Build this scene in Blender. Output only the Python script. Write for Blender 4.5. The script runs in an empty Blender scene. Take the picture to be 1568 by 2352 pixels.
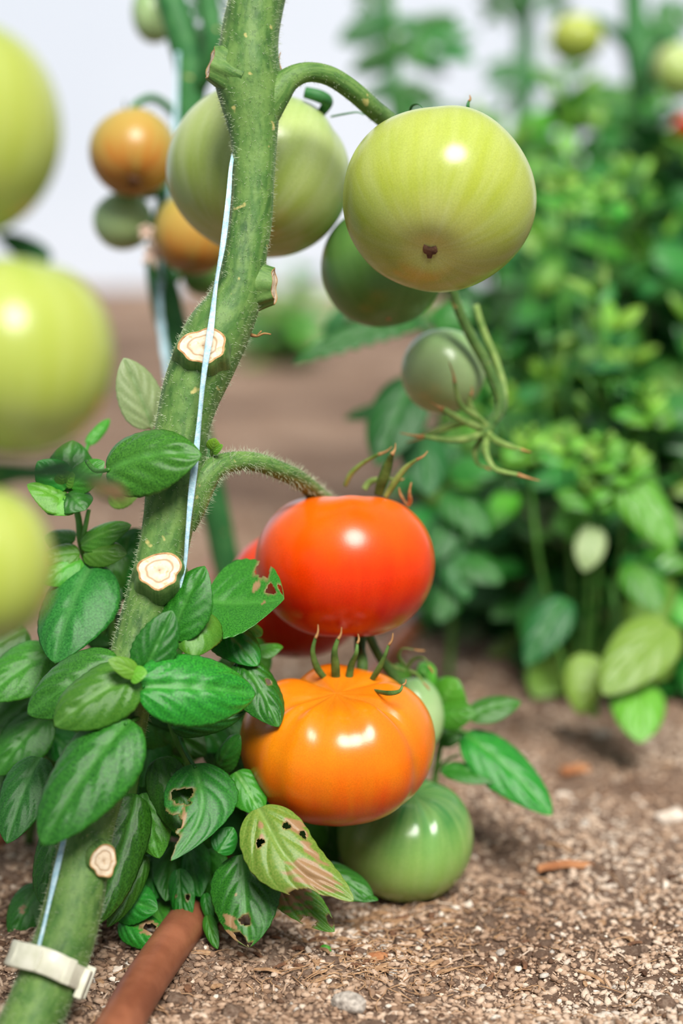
import bpy, math, random
import numpy as np
from mathutils import Vector, Matrix, Quaternion

SC = bpy.context.scene
COL = SC.collection
# ------------------------------------------------------------------ camera, sky, sun, exposure
FPX = 4400.0
PITCH = math.radians(10.0)
CAMH = 0.351
FOCUS = 0.853
cam_d = bpy.data.cameras.new('camera')
cam = bpy.data.objects.new('camera', cam_d); COL.objects.link(cam)
cam.location = (0, 0, CAMH)
cam.rotation_euler = (math.pi / 2 - PITCH, 0, 0)
cam_d.sensor_fit = 'VERTICAL'; cam_d.sensor_height = 36.0
cam_d.lens = FPX / 2352 * 36
cam_d.clip_start = 0.02; cam_d.clip_end = 100
cam_d.dof.use_dof = True
cam_d.dof.focus_distance = FOCUS
cam_d.dof.aperture_fstop = 3.3
SC.camera = cam

SC.view_settings.view_transform = 'Standard'
SC.view_settings.look = 'None'
SC.view_settings.gamma = 1.0
SC.view_settings.use_curve_mapping = False
SC.view_settings.exposure = 0.0

world = bpy.data.worlds.new('sky'); SC.world = world
world.use_nodes = True
wn = world.node_tree
bg = wn.nodes['Background']
tc = wn.nodes.new('ShaderNodeTexCoord'); sp = wn.nodes.new('ShaderNodeSeparateXYZ')
rp = wn.nodes.new('ShaderNodeValToRGB')
wn.links.new(tc.outputs['Generated'], sp.inputs[0]); wn.links.new(sp.outputs['Z'], rp.inputs[0])
rp.color_ramp.elements[0].position = 0.0; rp.color_ramp.elements[0].color = (0.50, 0.56, 0.62, 1)
rp.color_ramp.elements[1].position = 0.7; rp.color_ramp.elements[1].color = (0.93, 0.97, 1.0, 1)
wn.links.new(rp.outputs[0], bg.inputs[0]); bg.inputs[1].default_value = 0.44

sun_d = bpy.data.lights.new('sun', 'SUN'); sun = bpy.data.objects.new('sun', sun_d); COL.objects.link(sun)
sun_d.energy = 5.5; sun_d.angle = math.radians(26); sun_d.color = (1.0, 0.965, 0.91)
_el, _az = math.radians(50), math.radians(14)          # behind the camera, a little to its right
_dir = Vector((math.sin(_az) * math.cos(_el), -math.cos(_az) * math.cos(_el), math.sin(_el)))
sun.rotation_euler = _dir.to_track_quat('Z', 'Y').to_euler()

# ------------------------------------------------------------------ helpers
FW = Vector((0, math.cos(PITCH), -math.sin(PITCH)))
UP = Vector((0, math.sin(PITCH), math.cos(PITCH)))
RT = Vector((1, 0, 0))
def P(px, py, d):
    px, py, d = float(px), float(py), float(d)
    return Vector((0, 0, CAMH)) + d * (FW + RT * ((px - 784) / FPX) + UP * (-(py - 1176) / FPX))
def V(r, u, t):
    v = RT * r + UP * u - FW * t
    return v.normalized()
def G(px, py, z=0.0):
    v = FW + RT * ((px - 784) / FPX) + UP * (-(py - 1176) / FPX)
    return Vector((0, 0, CAMH)) + v * ((z - CAMH) / v.z)

def tag(o, label=None, cat=None, group=None, kind=None):
    if label: o['label'] = label
    if cat: o['category'] = cat
    if group: o['group'] = group
    if kind: o['kind'] = kind
    return o
def empty(name, loc=(0, 0, 0), label=None, cat=None, group=None):
    o = bpy.data.objects.new(name, None); COL.objects.link(o); o.location = loc
    o.empty_display_size = 0.01
    return tag(o, label, cat, group)
def link(name, me, parent=None, mw=None):
    o = bpy.data.objects.new(name, me); COL.objects.link(o)
    if parent is not None:
        o.parent = parent
        if mw is None:
            mw = Matrix.Identity(4)
        o.matrix_parent_inverse = parent.matrix_basis.inverted()
        o.matrix_basis = mw
    elif mw is not None:
        o.matrix_basis = mw
    return o
def recenter(o):
    """put a free mesh's origin at its centre"""
    me = o.data; n = len(me.vertices); a = np.empty(n * 3); me.vertices.foreach_get('co', a); a = a.reshape(-1, 3)
    c = (a.min(0) + a.max(0)) / 2; a -= c; me.vertices.foreach_set('co', a.ravel()); me.update(); o.location = Vector(c)
    return o

class MB:
    """collects verts / faces / per-vertex uv, attributes"""
    def __init__(s): s.v = []; s.f = []; s.uv = []; s.m = []; s.at = {}
    def add(s, v, f, uv=None, mi=0, at=None):
        b = len(s.v)
        s.v.extend([tuple(x) for x in v]); s.f.extend([tuple(i + b for i in q) for q in f])
        s.uv.extend(uv if uv is not None else [(0, 0)] * len(v)); s.m.extend([mi] * len(f))
        if at:
            for k, a in at.items():
                s.at.setdefault(k, {}).update({b + i: x for i, x in enumerate(a)})
        return s
    def mesh(s, name, mats, smooth=True):
        me = bpy.data.meshes.new(name); me.from_pydata(s.v, [], s.f)
        for m in (mats if isinstance(mats, (list, tuple)) else [mats]): me.materials.append(m)
        if any(s.m): me.polygons.foreach_set('material_index', s.m)
        me.polygons.foreach_set('use_smooth', [smooth] * len(s.f))
        ul = me.uv_layers.new(name='UVMap')
        li = np.empty(len(me.loops), dtype=np.int32); me.loops.foreach_get('vertex_index', li)
        ul.data.foreach_set('uv', np.array(s.uv, dtype=np.float32)[li].ravel())
        for k, d in s.at.items():
            a = me.attributes.new(k, 'FLOAT', 'POINT')
            arr = np.zeros(len(s.v), dtype=np.float32)
            for i, x in d.items(): arr[i] = x
            a.data.foreach_set('value', arr)
        me.update()
        return me
    def build(s, name, mats, parent=None, smooth=True, mw=None):
        return link(name, s.mesh(name, mats, smooth), parent, mw)

def spline(pts, n):
    """catmull rom through rows of numbers"""
    A = np.array(pts, dtype=float); k = len(A); out = []
    if k == 2:
        return [A[0] + (A[1] - A[0]) * i / (n - 1) for i in range(n)]
    for i in range(n):
        t = i / (n - 1) * (k - 1); j = min(int(t), k - 2); u = t - j
        p0 = A[max(j - 1, 0)]; p1 = A[j]; p2 = A[j + 1]; p3 = A[min(j + 2, k - 1)]
        out.append(0.5 * ((2 * p1) + (-p0 + p2) * u + (2 * p0 - 5 * p1 + 4 * p2 - p3) * u * u + (-p0 + 3 * p1 - 3 * p2 + p3) * u ** 3))
    return out
def tube(mb, pts, n=24, seg=10, mi=0, rough=0.0, seed=0, cap=True, rib=0.0, sq=1.0):
    """pts rows: x,y,z,r"""
    rows = spline([tuple(p[0]) + (p[1],) for p in pts], n) if len(pts[0]) == 2 else spline(pts, n)
    rows = [np.array(r) for r in rows]
    c = [Vector(r[:3]) for r in rows]; vs = []; uvs = []; rnd = random.Random(seed)
    ph = [rnd.uniform(0, 6.28) for _ in range(6)]
    nrm = None; acc = 0
    for i in range(n):
        tg = (c[min(i + 1, n - 1)] - c[max(i - 1, 0)])
        tg = tg.normalized() if tg.length > 1e-9 else Vector((0, 0, 1))
        if nrm is None:
            nrm = tg.cross(FW); nrm = nrm.normalized() if nrm.length > 1e-3 else tg.orthogonal().normalized()
        nrm = (nrm - tg * nrm.dot(tg)).normalized(); bn = tg.cross(nrm)
        if i: acc += (c[i] - c[i - 1]).length
        for j in range(seg):
            a = 2 * math.pi * j / seg
            r = rows[i][3]
            if rough: r *= 1 + rough * (math.sin(3 * a + ph[0] + acc * 40) * .4 + math.sin(2 * a + acc * 95 + ph[1]) * .4 + math.sin(5 * a + acc * 170 + ph[2]) * .25)
            if rib: r *= 1 + rib * math.cos(5 * a + ph[3])
            vs.append(c[i] + nrm * (math.cos(a) * r) + bn * (math.sin(a) * r * sq)); uvs.append((j / seg, acc * 20))
    fs = []
    for i in range(n - 1):
        for j in range(seg):
            k = (j + 1) % seg
            fs.append((i * seg + j, i * seg + k, (i + 1) * seg + k, (i + 1) * seg + j))
    if cap:
        fs.append(tuple(reversed(range(seg)))); fs.append(tuple((n - 1) * seg + j for j in range(seg)))
    mb.add(vs, fs, uvs, mi)
    return c, rows
def pxtube(mb, pts, **k):
    """rows px,py,depth,width_px"""
    return tube(mb, [(P(a, b, d), w * d / FPX / 2) for a, b, d, w in pts], **k)

# ---- numpy value noise
def _h(i, j, s):
    n = (i * 374761393 + j * 668265263 + s * 974634777) & 0xffffffff
    n = ((n ^ (n >> 13)) * 1274126177) & 0xffffffff
    return ((n ^ (n >> 16)) & 0xffff) / 65535.0
def vn(x, y, s=0):
    x = np.asarray(x, float); y = np.asarray(y, float)
    i = np.floor(x).astype(np.int64); j = np.floor(y).astype(np.int64); u = x - i; v = y - j
    u = u * u * (3 - 2 * u); v = v * v * (3 - 2 * v)
    return (_h(i, j, s) * (1 - u) * (1 - v) + _h(i + 1, j, s) * u * (1 - v) + _h(i, j + 1, s) * (1 - u) * v + _h(i + 1, j + 1, s) * u * v)
PIT = G(1150, 1965); TOMB = G(930, 2040)
def gh(x, y):
    x = np.asarray(x, float); y = np.asarray(y, float)
    h = (vn(x * 9, y * 9, 1) - .5) * .014 + (vn(x * 28, y * 28, 2) - .5) * .008 + (vn(x * 80, y * 80, 3) - .5) * .0045
    h = h + (np.abs(vn(x * 260, y * 260, 4) - .5) * .0028) + (vn(x * 600, y * 600, 5) - .5) * .0011
    h = h - .020 * np.exp(-(((x - PIT.x) / .018) ** 2 + ((y - PIT.y) / .028) ** 2))
    k = np.exp(-(((x - TOMB.x) / .035) ** 2 + ((y - TOMB.y) / .035) ** 2))
    h = h * (1 - .75 * k) - .002 * k
    return h

# ------------------------------------------------------------------ materials
def lin(c):
    return tuple(((v / 255) / 12.92 if v / 255 <= .04045 else ((v / 255 + .055) / 1.055) ** 2.4) for v in c) + (1.0,)
def newmat(name):
    m = bpy.data.materials.new(name); m.use_nodes = True; nt = m.node_tree
    b = nt.nodes['Principled BSDF']; return m, nt, b
def nd(nt, t, **k):
    n = nt.nodes.new(t)
    for a, v in k.items():
        if hasattr(n, a): setattr(n, a, v)
        else: n.inputs[a.replace('_', ' ')].default_value = v
    return n
def noise(nt, scale, detail=3, src='Object', rough=.5, mapscale=None):
    t = nt.nodes.new('ShaderNodeTexCoord'); n = nt.nodes.new('ShaderNodeTexNoise')
    n.inputs['Scale'].default_value = scale; n.inputs['Detail'].default_value = detail; n.inputs['Roughness'].default_value = rough
    if mapscale:
        mp = nt.nodes.new('ShaderNodeMapping'); mp.inputs['Scale'].default_value = mapscale
        nt.links.new(t.outputs[src], mp.inputs[0]); nt.links.new(mp.outputs[0], n.inputs['Vector'])
    else: nt.links.new(t.outputs[src], n.inputs['Vector'])
    return n.outputs['Fac']
def ramp(nt, fac, stops):
    r = nt.nodes.new('ShaderNodeValToRGB'); e = r.color_ramp.elements
    while len(e) < len(stops): e.new(.5)
    for k, (p, c) in enumerate(stops):
        e[k].position = p; e[k].color = c if len(c) == 4 else tuple(c) + (1,)
    nt.links.new(fac, r.inputs[0]); return r.outputs[0]
def mix(nt, fac, a, b, mode='MIX'):
    m = nt.nodes.new('ShaderNodeMix'); m.data_type = 'RGBA'; m.blend_type = mode
    for s, v in ((0, fac), (6, a), (7, b)):
        if isinstance(v, (int, float, tuple)): m.inputs[s].default_value = v
        else: nt.links.new(v, m.inputs[s])
    return m.outputs[2]
def bump(nt, b, fac, strength, dist):
    n = nt.nodes.new('ShaderNodeBump'); n.inputs['Strength'].default_value = strength; n.inputs['Distance'].default_value = dist
    nt.links.new(fac, n.inputs['Height']); nt.links.new(n.outputs[0], b.inputs['Normal']); return n
def attr(nt, name):
    a = nt.nodes.new('ShaderNodeAttribute'); a.attribute_name = name; return a

def leaf_material(name, dark, lite, vein, pale=None, trans=.2, rough=.33):
    m, nt, b = newmat(name)
    n1 = noise(nt, 60, 4, 'Object')
    oi = nt.nodes.new('ShaderNodeObjectInfo')
    c = ramp(nt, n1, [(.3, dark), (.72, lite)])
    if pale: c = mix(nt, ramp(nt, noise(nt, 190, 2), [(.42, (0, 0, 0)), (.62, (1, 1, 1))]), c, pale)
    hs = nt.nodes.new('ShaderNodeHueSaturation')
    mr = nt.nodes.new('ShaderNodeMapRange'); mr.inputs[3].default_value = .68; mr.inputs[4].default_value = 1.35
    nt.links.new(oi.outputs['Random'], mr.inputs[0]); nt.links.new(mr.outputs[0], hs.inputs['Value'])
    mr2 = nt.nodes.new('ShaderNodeMapRange'); mr2.inputs[3].default_value = .478; mr2.inputs[4].default_value = .515
    mu = nd(nt, 'ShaderNodeMath', operation='FRACT'); mu2 = nd(nt, 'ShaderNodeMath', operation='MULTIPLY'); mu2.inputs[1].default_value = 7.31
    nt.links.new(oi.outputs['Random'], mu2.inputs[0]); nt.links.new(mu2.outputs[0], mu.inputs[0]); nt.links.new(mu.outputs[0], mr2.inputs[0])
    nt.links.new(mr2.outputs[0], hs.inputs['Hue']); nt.links.new(c, hs.inputs['Color'])
    c = mix(nt, attr(nt, 'vein').outputs['Fac'], hs.outputs[0], vein)
    # the fine net of veins
    t = nt.nodes.new('ShaderNodeTexCoord'); vo = nt.nodes.new('ShaderNodeTexVoronoi'); vo.feature = 'DISTANCE_TO_EDGE'; vo.inputs['Scale'].default_value = 320
    nt.links.new(t.outputs['Object'], vo.inputs['Vector'])
    br = mix(nt, noise(nt, 300, 2), lin((120, 86, 50)), lin((196, 160, 118)))
    c = mix(nt, attr(nt, 'brown').outputs['Fac'], c, br)
    nt.links.new(c, b.inputs['Base Color'])
    b.inputs['Roughness'].default_value = rough; b.inputs['Specular IOR Level'].default_value = .55
    bump(nt, b, vo.outputs[0], .18, .0006)
    tr = nt.nodes.new('ShaderNodeBsdfTranslucent'); c2 = mix(nt, .5, c, lin((150, 205, 60)))
    nt.links.new(c2, tr.inputs[0]); ms = nt.nodes.new('ShaderNodeMixShader'); ms.inputs[0].default_value = trans
    nt.links.new(b.outputs[0], ms.inputs[1]); nt.links.new(tr.outputs[0], ms.inputs[2])
    nt.links.new(ms.outputs[0], nt.nodes['Material Output'].inputs[0])
    return m
M = {}
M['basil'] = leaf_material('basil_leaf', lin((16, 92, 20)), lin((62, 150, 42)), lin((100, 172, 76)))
M['basil_bright'] = leaf_material('basil_leaf_bright', lin((52, 138, 32)), lin((98, 172, 52)), lin((140, 195, 100)))
M['basil_pale'] = leaf_material('basil_leaf_pale', lin((112, 156, 84)), lin((150, 184, 110)), lin((70, 128, 50)), pale=lin((190, 205, 160)))
M['basil_back'] = leaf_material('basil_leaf_back', lin((16, 96, 32)), lin((60, 146, 58)), lin((110, 176, 96)), trans=.28, rough=.36)
M['basil_tip'] = leaf_material('basil_tip_leaf', lin((92, 160, 40)), lin((140, 196, 70)), lin((175, 215, 120)), trans=.3)
M['basil_olive'] = leaf_material('basil_olive_leaf', lin((84, 138, 44)), lin((130, 160, 70)), lin((150, 180, 100)))
M['tomato_leaf'] = leaf_material('tomato_leaf', lin((14, 80, 26)), lin((44, 116, 40)), lin((90, 150, 80)), rough=.5)

def plain(name, c1, c2, scale=80, rough=.5, bmp=0, bs=200, spec=.4, trans=0, sss=0):
    m, nt, b = newmat(name)
    c = ramp(nt, noise(nt, scale, 4), [(.3, c1), (.7, c2)])
    nt.links.new(c, b.inputs['Base Color']); b.inputs['Roughness'].default_value = rough; b.inputs['Specular IOR Level'].default_value = spec
    if bmp: bump(nt, b, noise(nt, bs, 3), .6, bmp)
    if trans:
        b.inputs['Transmission Weight'].default_value = trans
    return m
def stem_material(name, a, bcol, cc):
    m, nt, b = newmat(name)
    c = ramp(nt, noise(nt, 55, 5, rough=.6), [(.28, a), (.5, bcol), (.75, cc)])
    st = ramp(nt, noise(nt, 14, 3, 'UV', mapscale=(1.6, .35, 1)), [(.42, (0, 0, 0)), (.62, (1, 1, 1))])
    c = mix(nt, st, c, mix(nt, .55, c, cc))
    sp_ = ramp(nt, noise(nt, 420, 2), [(.62, (0, 0, 0)), (.70, (1, 1, 1))])
    c = mix(nt, mix(nt, .5, (0, 0, 0, 1), sp_), c, lin((62, 92, 44)))
    sp2 = ramp(nt, noise(nt, 150, 2, rough=.3), [(.72, (0, 0, 0)), (.76, (1, 1, 1))])
    c = mix(nt, sp2, c, lin((190, 180, 110)))
    nt.links.new(c, b.inputs['Base Color']); b.inputs['Roughness'].default_value = .55; b.inputs['Specular IOR Level'].default_value = .3
    b.inputs['Sheen Weight'].default_value = .12; b.inputs['Sheen Roughness'].default_value = .4; b.inputs['Sheen Tint'].default_value = lin((215, 225, 190))
    bump(nt, b, noise(nt, 380, 4), .5, .0006)
    return m
M['stem'] = stem_material('tomato_stem', lin((46, 82, 36)), lin((76, 116, 52)), lin((118, 150, 78)))
M['stem_back'] = stem_material('tomato_stem_back', lin((24, 86, 40)), lin((46, 112, 56)), lin((80, 136, 76)))
M['basil_stem'] = plain('basil_stem', lin((50, 120, 40)), lin((110, 165, 75)), rough=.4)
M['sepal'] = plain('sepal', lin((40, 82, 30)), lin((96, 134, 62)), 150, .6, .0003, 900)
M['sepal_light'] = plain('sepal_light', lin((88, 128, 52)), lin((152, 176, 96)), 150, .6, .0003, 900)
M['dry'] = plain('dried_sepal_tip', lin((140, 92, 48)), lin((190, 150, 96)), 200, .8)
M['hair'] = plain('stem_fuzz', lin((190, 205, 160)), lin((225, 232, 205)), 50, .5)
M['twine'] = plain('blue_twine', lin((150, 196, 212)), lin((205, 230, 238)), 500, .45, .0004, 1500)
M['rim'] = plain('cut_bark_rim', lin((150, 104, 60)), lin((206, 170, 120)), 300, .8, .0006, 700)
M['plastic'] = plain('milky_plastic', lin((205, 205, 180)), lin((232, 230, 212)), 160, .35, .0003, 300)
M['petal'] = plain('withered_blossom', lin((190, 160, 140)), lin((224, 205, 190)), 200, .9)

def cut_material():
    m, nt, b = newmat('cut_wood_face')
    c = ramp(nt, noise(nt, 260, 3), [(.3, lin((214, 190, 158))), (.7, lin((236, 222, 198)))])
    c = mix(nt, attr(nt, 'brown').outputs['Fac'], c, lin((150, 112, 72)))
    c = mix(nt, ramp(nt, noise(nt, 420, 3), [(.55, (0, 0, 0)), (.75, (1, 1, 1))]), c, lin((196, 158, 112)))
    nt.links.new(c, b.inputs['Base Color']); b.inputs['Roughness'].default_value = .8
    bump(nt, b, noise(nt, 600, 4), .3, .0004)
    return m
M['cut'] = cut_material()

def tomato_material(name, stops, streak=None, spots=None, blotch=None, rough=.22, coat=.35, sss=.12, ribcol=None):
    """stops over V: 0 = blossom end, 1 = stem end"""
    m, nt, b = newmat(name)
    t = nt.nodes.new('ShaderNodeTexCoord'); s = nt.nodes.new('ShaderNodeSeparateXYZ'); nt.links.new(t.outputs['UV'], s.inputs[0])
    wob = noise(nt, 4, 3, 'UV', mapscale=(3, 1, 1))
    ma = nd(nt, 'ShaderNodeMath', operation='MULTIPLY_ADD'); ma.inputs[1].default_value = .16; nt.links.new(wob, ma.inputs[0])
    ad = nd(nt, 'ShaderNodeMath', operation='SUBTRACT'); ad.inputs[1].default_value = .08; nt.links.new(s.outputs['Y'], ad.inputs[0]); nt.links.new(ad.outputs[0], ma.inputs[2])
    c = ramp(nt, ma.outputs[0], [(p, lin(q)) for p, q in stops])
    if streak:
        st = ramp(nt, noise(nt, 1, 3, 'UV', mapscale=(34, 2.2, 1)), [(.35, (0, 0, 0)), (.7, (1, 1, 1))])
        c = mix(nt, mix(nt, streak[1], (0, 0, 0, 1), st), c, lin(streak[0]))
    if blotch:
        st = ramp(nt, noise(nt, blotch[2], 2, 'Object'), [(.48, (0, 0, 0)), (.72, (1, 1, 1))])
        c = mix(nt, mix(nt, blotch[1], (0, 0, 0, 1), st), c, lin(blotch[0]))
    fine = ramp(nt, noise(nt, 1500, 1), [(.3, (.86, .86, .86)), (.7, (1.06, 1.06, 1.06))])
    c = mix(nt, .8, c, fine, 'MULTIPLY')
    if ribcol: c = mix(nt, attr(nt, 'groove').outputs['Fac'], c, lin(ribcol))
    nt.links.new(c, b.inputs['Base Color']); b.inputs['Roughness'].default_value = rough + .1
    b.inputs['Coat Weight'].default_value = coat; b.inputs['Coat Roughness'].default_value = rough + .04; b.inputs['Specular IOR Level'].default_value = .25
    b.inputs['Subsurface Weight'].default_value = sss; b.inputs['Subsurface Scale'].default_value = .006; b.inputs['Subsurface Radius'].default_value = (1, .5, .25)
    bump(nt, b, noise(nt, 900, 2), .05, .0006)
    return m

def soil_material():
    m, nt, b = newmat('dry_soil')
    n1 = noise(nt, 14, 5, rough=.6); n2 = noise(nt, 380, 5, rough=.7)
    c = ramp(nt, n2, [(.28, lin((100, 78, 62))), (.45, lin((158, 130, 110))), (.6, lin((198, 172, 150))), (.78, lin((226, 204, 182)))])
    c = mix(nt, ramp(nt, n1, [(.42, (0, 0, 0)), (.66, (.75, .75, .75))]), c, mix(nt, .65, c, lin((128, 92, 68))))
    c = mix(nt, ramp(nt, noise(nt, 3.2, 4), [(.4, (0, 0, 0)), (.62, (.8, .8, .8))]), c, lin((112, 90, 76)))
    nt.links.new(c, b.inputs['Base Color']); b.inputs['Roughness'].default_value = .95; b.inputs['Specular IOR Level'].default_value = .15
    bump(nt, b, noise(nt, 520, 6, rough=.75), 1.0, .0028)
    return m
M['soil'] = soil_material()
def crumb_material(name='soil_crumbs'):
    m, nt, b = newmat(name)
    a = attr(nt, 'tone')
    c = ramp(nt, a.outputs['Fac'], [(0, lin((84, 60, 46))), (.2, lin((142, 114, 92))), (.45, lin((190, 162, 138))), (.65, lin((218, 198, 178))), (.82, lin((192, 184, 174))), (1, lin((242, 230, 214)))])
    c = mix(nt, .5, c, ramp(nt, noise(nt, 900, 3), [(.3, (.6, .58, .55)), (.7, (1.1, 1.1, 1.1))]), 'MULTIPLY')
    nt.links.new(c, b.inputs['Base Color']); b.inputs['Roughness'].default_value = .9; b.inputs['Specular IOR Level'].default_value = .2
    bump(nt, b, noise(nt, 1500, 3), .6, .0006)
    return m
M['crumb'] = crumb_material()
M['chip'] = plain('wood_chip', lin((132, 96, 66)), lin((196, 160, 122)), 260, .85, .0006, 800)
M['chip_dark'] = plain('dark_bark', lin((84, 56, 40)), lin((140, 100, 72)), 260, .9, .0006, 800)
M['bark_orange'] = plain('orange_bark', lin((150, 92, 56)), lin((192, 136, 92)), 160, .8, .0008, 500)
M['stone'] = plain('grey_stone', lin((120, 112, 104)), lin((206, 196, 184)), 420, .85, .0008, 700)
M['stone_pale'] = plain('pale_stone', lin((196, 180, 162)), lin((228, 216, 202)), 300, .85, .0008, 500)
M['pipe'] = plain('brown_pipe', lin((122, 70, 48)), lin((158, 98, 70)), 60, .42, .0002, 900)
M['film'] = plain('greenhouse_film', lin((196, 206, 220)), lin((206, 215, 228)), .8, .6)

# ------------------------------------------------------------------ the setting
def make_ground():
    ys = [.62]; st = .0022
    while ys[-1] < 1.5: ys.append(ys[-1] + st)
    while ys[-1] < 6.6: st *= 1.045; ys.append(ys[-1] + st)
    ys = np.array(ys); nx = 340
    u = np.linspace(-1, 1, nx)
    u = np.sign(u) * (.45 * np.abs(u) + .55 * np.abs(u) ** 3); half = .62 + np.maximum(ys - 1.5, 0) * .75
    X = u[None, :] * half[:, None]; Y = np.repeat(ys[:, None], nx, 1)
    Z = gh(X, Y)
    n = len(ys); v = np.stack([X, Y, Z], -1).reshape(-1, 3)
    i = np.arange(n - 1)[:, None] * nx + np.arange(nx - 1)[None, :]
    f = np.stack([i, i + 1, i + nx + 1, i + nx], -1).reshape(-1, 4)
    me = bpy.data.meshes.new('ground')
    me.vertices.add(len(v)); me.vertices.foreach_set('co', v.ravel())
    me.loops.add(f.size); me.loops.foreach_set('vertex_index', f.ravel())
    me.polygons.add(len(f)); me.polygons.foreach_set('loop_start', np.arange(len(f)) * 4); me.polygons.foreach_set('loop_total', np.full(len(f), 4))
    me.polygons.foreach_set('use_smooth', np.ones(len(f), bool)); me.update(calc_edges=True)
    me.materials.append(M['soil'])
    tag(link('ground', me), 'dry brown soil bed under the tomato and basil plants', 'ground', kind='structure')
make_ground()
def box(mb, lo, hi):
    x0, y0, z0 = lo; x1, y1, z1 = hi
    v = [(x0, y0, z0), (x1, y0, z0), (x1, y1, z0), (x0, y1, z0), (x0, y0, z1), (x1, y0, z1), (x1, y1, z1), (x0, y1, z1)]
    mb.add(v, [(0, 3, 2, 1), (4, 5, 6, 7), (0, 1, 5, 4), (1, 2, 6, 5), (2, 3, 7, 6), (3, 0, 4, 7)])
w = MB(); box(w, (-4.2, 6.0, -.02), (4.2, 6.02, 3.2))
tag(w.build('wall_back', M['film'], smooth=False), 'white plastic film wall of the greenhouse', 'wall', kind='structure')

# ------------------------------------------------------------------ leaf builder
def leaf_geo(nt_=36, ns=20, width=.5, cup=.5, bend=.5, quilt=.02, veins=6, holes=(), browns=(), hook=0, tooth=.012, seed=0, a=.51, b=.76, fold=0.0, thick=.006, roll=0.0):
    """a leaf of length 1 along +Y, width = full width / length, upper face +Z; returns verts, faces, vein, brown, uv"""
    rnd = random.Random(seed); ph = rnd.uniform(0, 6)
    tm = a / (a + b); nrm = tm ** a * (1 - tm) ** b
    rows = []; W = []
    # centre line: an arc of total angle bend (droops at the tip)
    pts = []; y = z = 0
    N = nt_
    for i in range(N + 1):
        t = i / N
        an = bend * (.5 - t)
        if i: y += math.cos(an) / N; z += math.sin(an) / N
        pts.append((y, z, an))
    L = math.hypot(y, z); rot = math.atan2(z, y)
    V_, vein, brown, uv, keep = [], [], [], [], []
    def implicit(t, s):
        d = 9
        for h in holes:
            t0, s0, rt, rs = h[:4]
            q = math.hypot((t - t0) / rt, (s - s0) / rs); an = math.atan2((s - s0) / rs, (t - t0) / rt)
            q /= 1 + .16 * math.sin(3 * an + t0 * 40) + .08 * math.sin(7 * an + s0 * 30)
            d = min(d, q)
        return d
    inside = []
    for i in range(N + 1):
        t = i / N; cy, cz, an = pts[i]
        tt = min(max(t, 1e-4), 1 - 1e-4)
        w = width / 2 * (tt ** a * (1 - tt) ** b) / nrm
        w *= 1 + tooth * math.sin(t * 58 + ph) * (1 if t > .15 else 0) + .02 * math.sin(t * 9 + ph)
        if i == 0: w = width * .012
        if i == N: w = width * .006
        for j in range(ns + 1):
            s = -1 + 2 * j / ns
            s = math.copysign(abs(s) ** .92, s)
            # cross section: arc with total angle cup (edges turn down for cup>0)
            c = cup * (.35 + .65 * math.sin(math.pi * min(t * 1.05, 1)))
            if abs(c) < 1e-3: x = s * w; zz = 0
            else:
                R = w / c; x = R * math.sin(s * c); zz = -R * (1 - math.cos(s * c))
            e = abs(s)
            zz -= fold * w * (1 - e) ** 2 * 0 + 0
            zz += fold * w * e
            q = veins * (t - .52 * e ** 1.15)
            g = abs(math.sin(math.pi * q))
            env = math.sin(math.pi * min(1, .12 + e * .95)) * min(1, t * 6) * min(1, (1 - t) * 5)
            zz += quilt * (g ** .5 - .4) * env * (1 + .35 * math.sin(q * 2.1 + ph))
            mid = math.exp(-(s * w / (width * .045)) ** 2)
            zz -= quilt * 1.1 * mid * min(1, (1 - t) * 4)
            ve = max(0, 1 - g / .12) * .12 * (1 - e * .5) * min(1, t * 8) + mid * .5 * (1 - t * .6)
            nx_ = hook * max(0, t - .35) ** 2
            X = x + nx_ + roll * s * s * w * 0
            Y = cy + zz * -math.sin(an); Z = cz + zz * math.cos(an)
            Y2 = Y * math.cos(rot) + Z * math.sin(rot); Z2 = -Y * math.sin(rot) + Z * math.cos(rot)
            V_.append([X, Y2 / L, Z2 / L]); vein.append(min(1, ve)); uv.append((s * .5 + .5, t))
            bq = 0
            for h in browns:
                qd = math.hypot((t - h[0]) / h[2], (s - h[1]) / h[3]); wob = .25 * math.sin(t * 61 + s * 9) + .2 * math.sin(s * 17 + t * 23)
                bq = max(bq, min(1, max(0, (1.15 + wob - qd) * 4)))
            if holes:
                di = implicit(t, s)
                if di < 1.5: bq = max(bq, min(1, (1.28 - di) * 3) * .75 if di < 1.28 else 0)
            brown.append(bq); inside.append(implicit(t, s) if holes else 9)
    F = []
    for i in range(N):
        for j in range(ns):
            q = (i * (ns + 1) + j, i * (ns + 1) + j + 1, (i + 1) * (ns + 1) + j + 1, (i + 1) * (ns + 1) + j)
            if holes and sum(1 for k in q if inside[k] < 1) >= 3: continue
            F.append(q)
    V_ = [list(p) for p in V_]
    n = len(V_)
    # thickness: a second, lower skin
    A = np.array(V_); ii = np.arange((N + 1) * (ns + 1)).reshape(N + 1, ns + 1); G_ = A.reshape(N + 1, ns + 1, 3)
    du = np.gradient(G_, axis=0); dv = np.gradient(G_, axis=1); nn = np.cross(dv, du); nn /= (np.linalg.norm(nn, axis=2, keepdims=True) + 1e-9)
    B = (G_ - nn * thick).reshape(-1, 3)
    edge = {}
    for f in F:
        for k in range(4):
            e = (f[k], f[(k + 1) % 4])
            if (e[1], e[0]) in edge: del edge[(e[1], e[0])]
            else: edge[e] = 1
    allv = V_ + B.tolist()
    F2 = list(F) + [tuple(n + k for k in reversed(f)) for f in F] + [(b_, a_, a_ + n, b_ + n) for a_, b_ in edge]
    used = sorted({k for f in F2 for k in f}); mp = {k: i for i, k in enumerate(used)}
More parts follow.
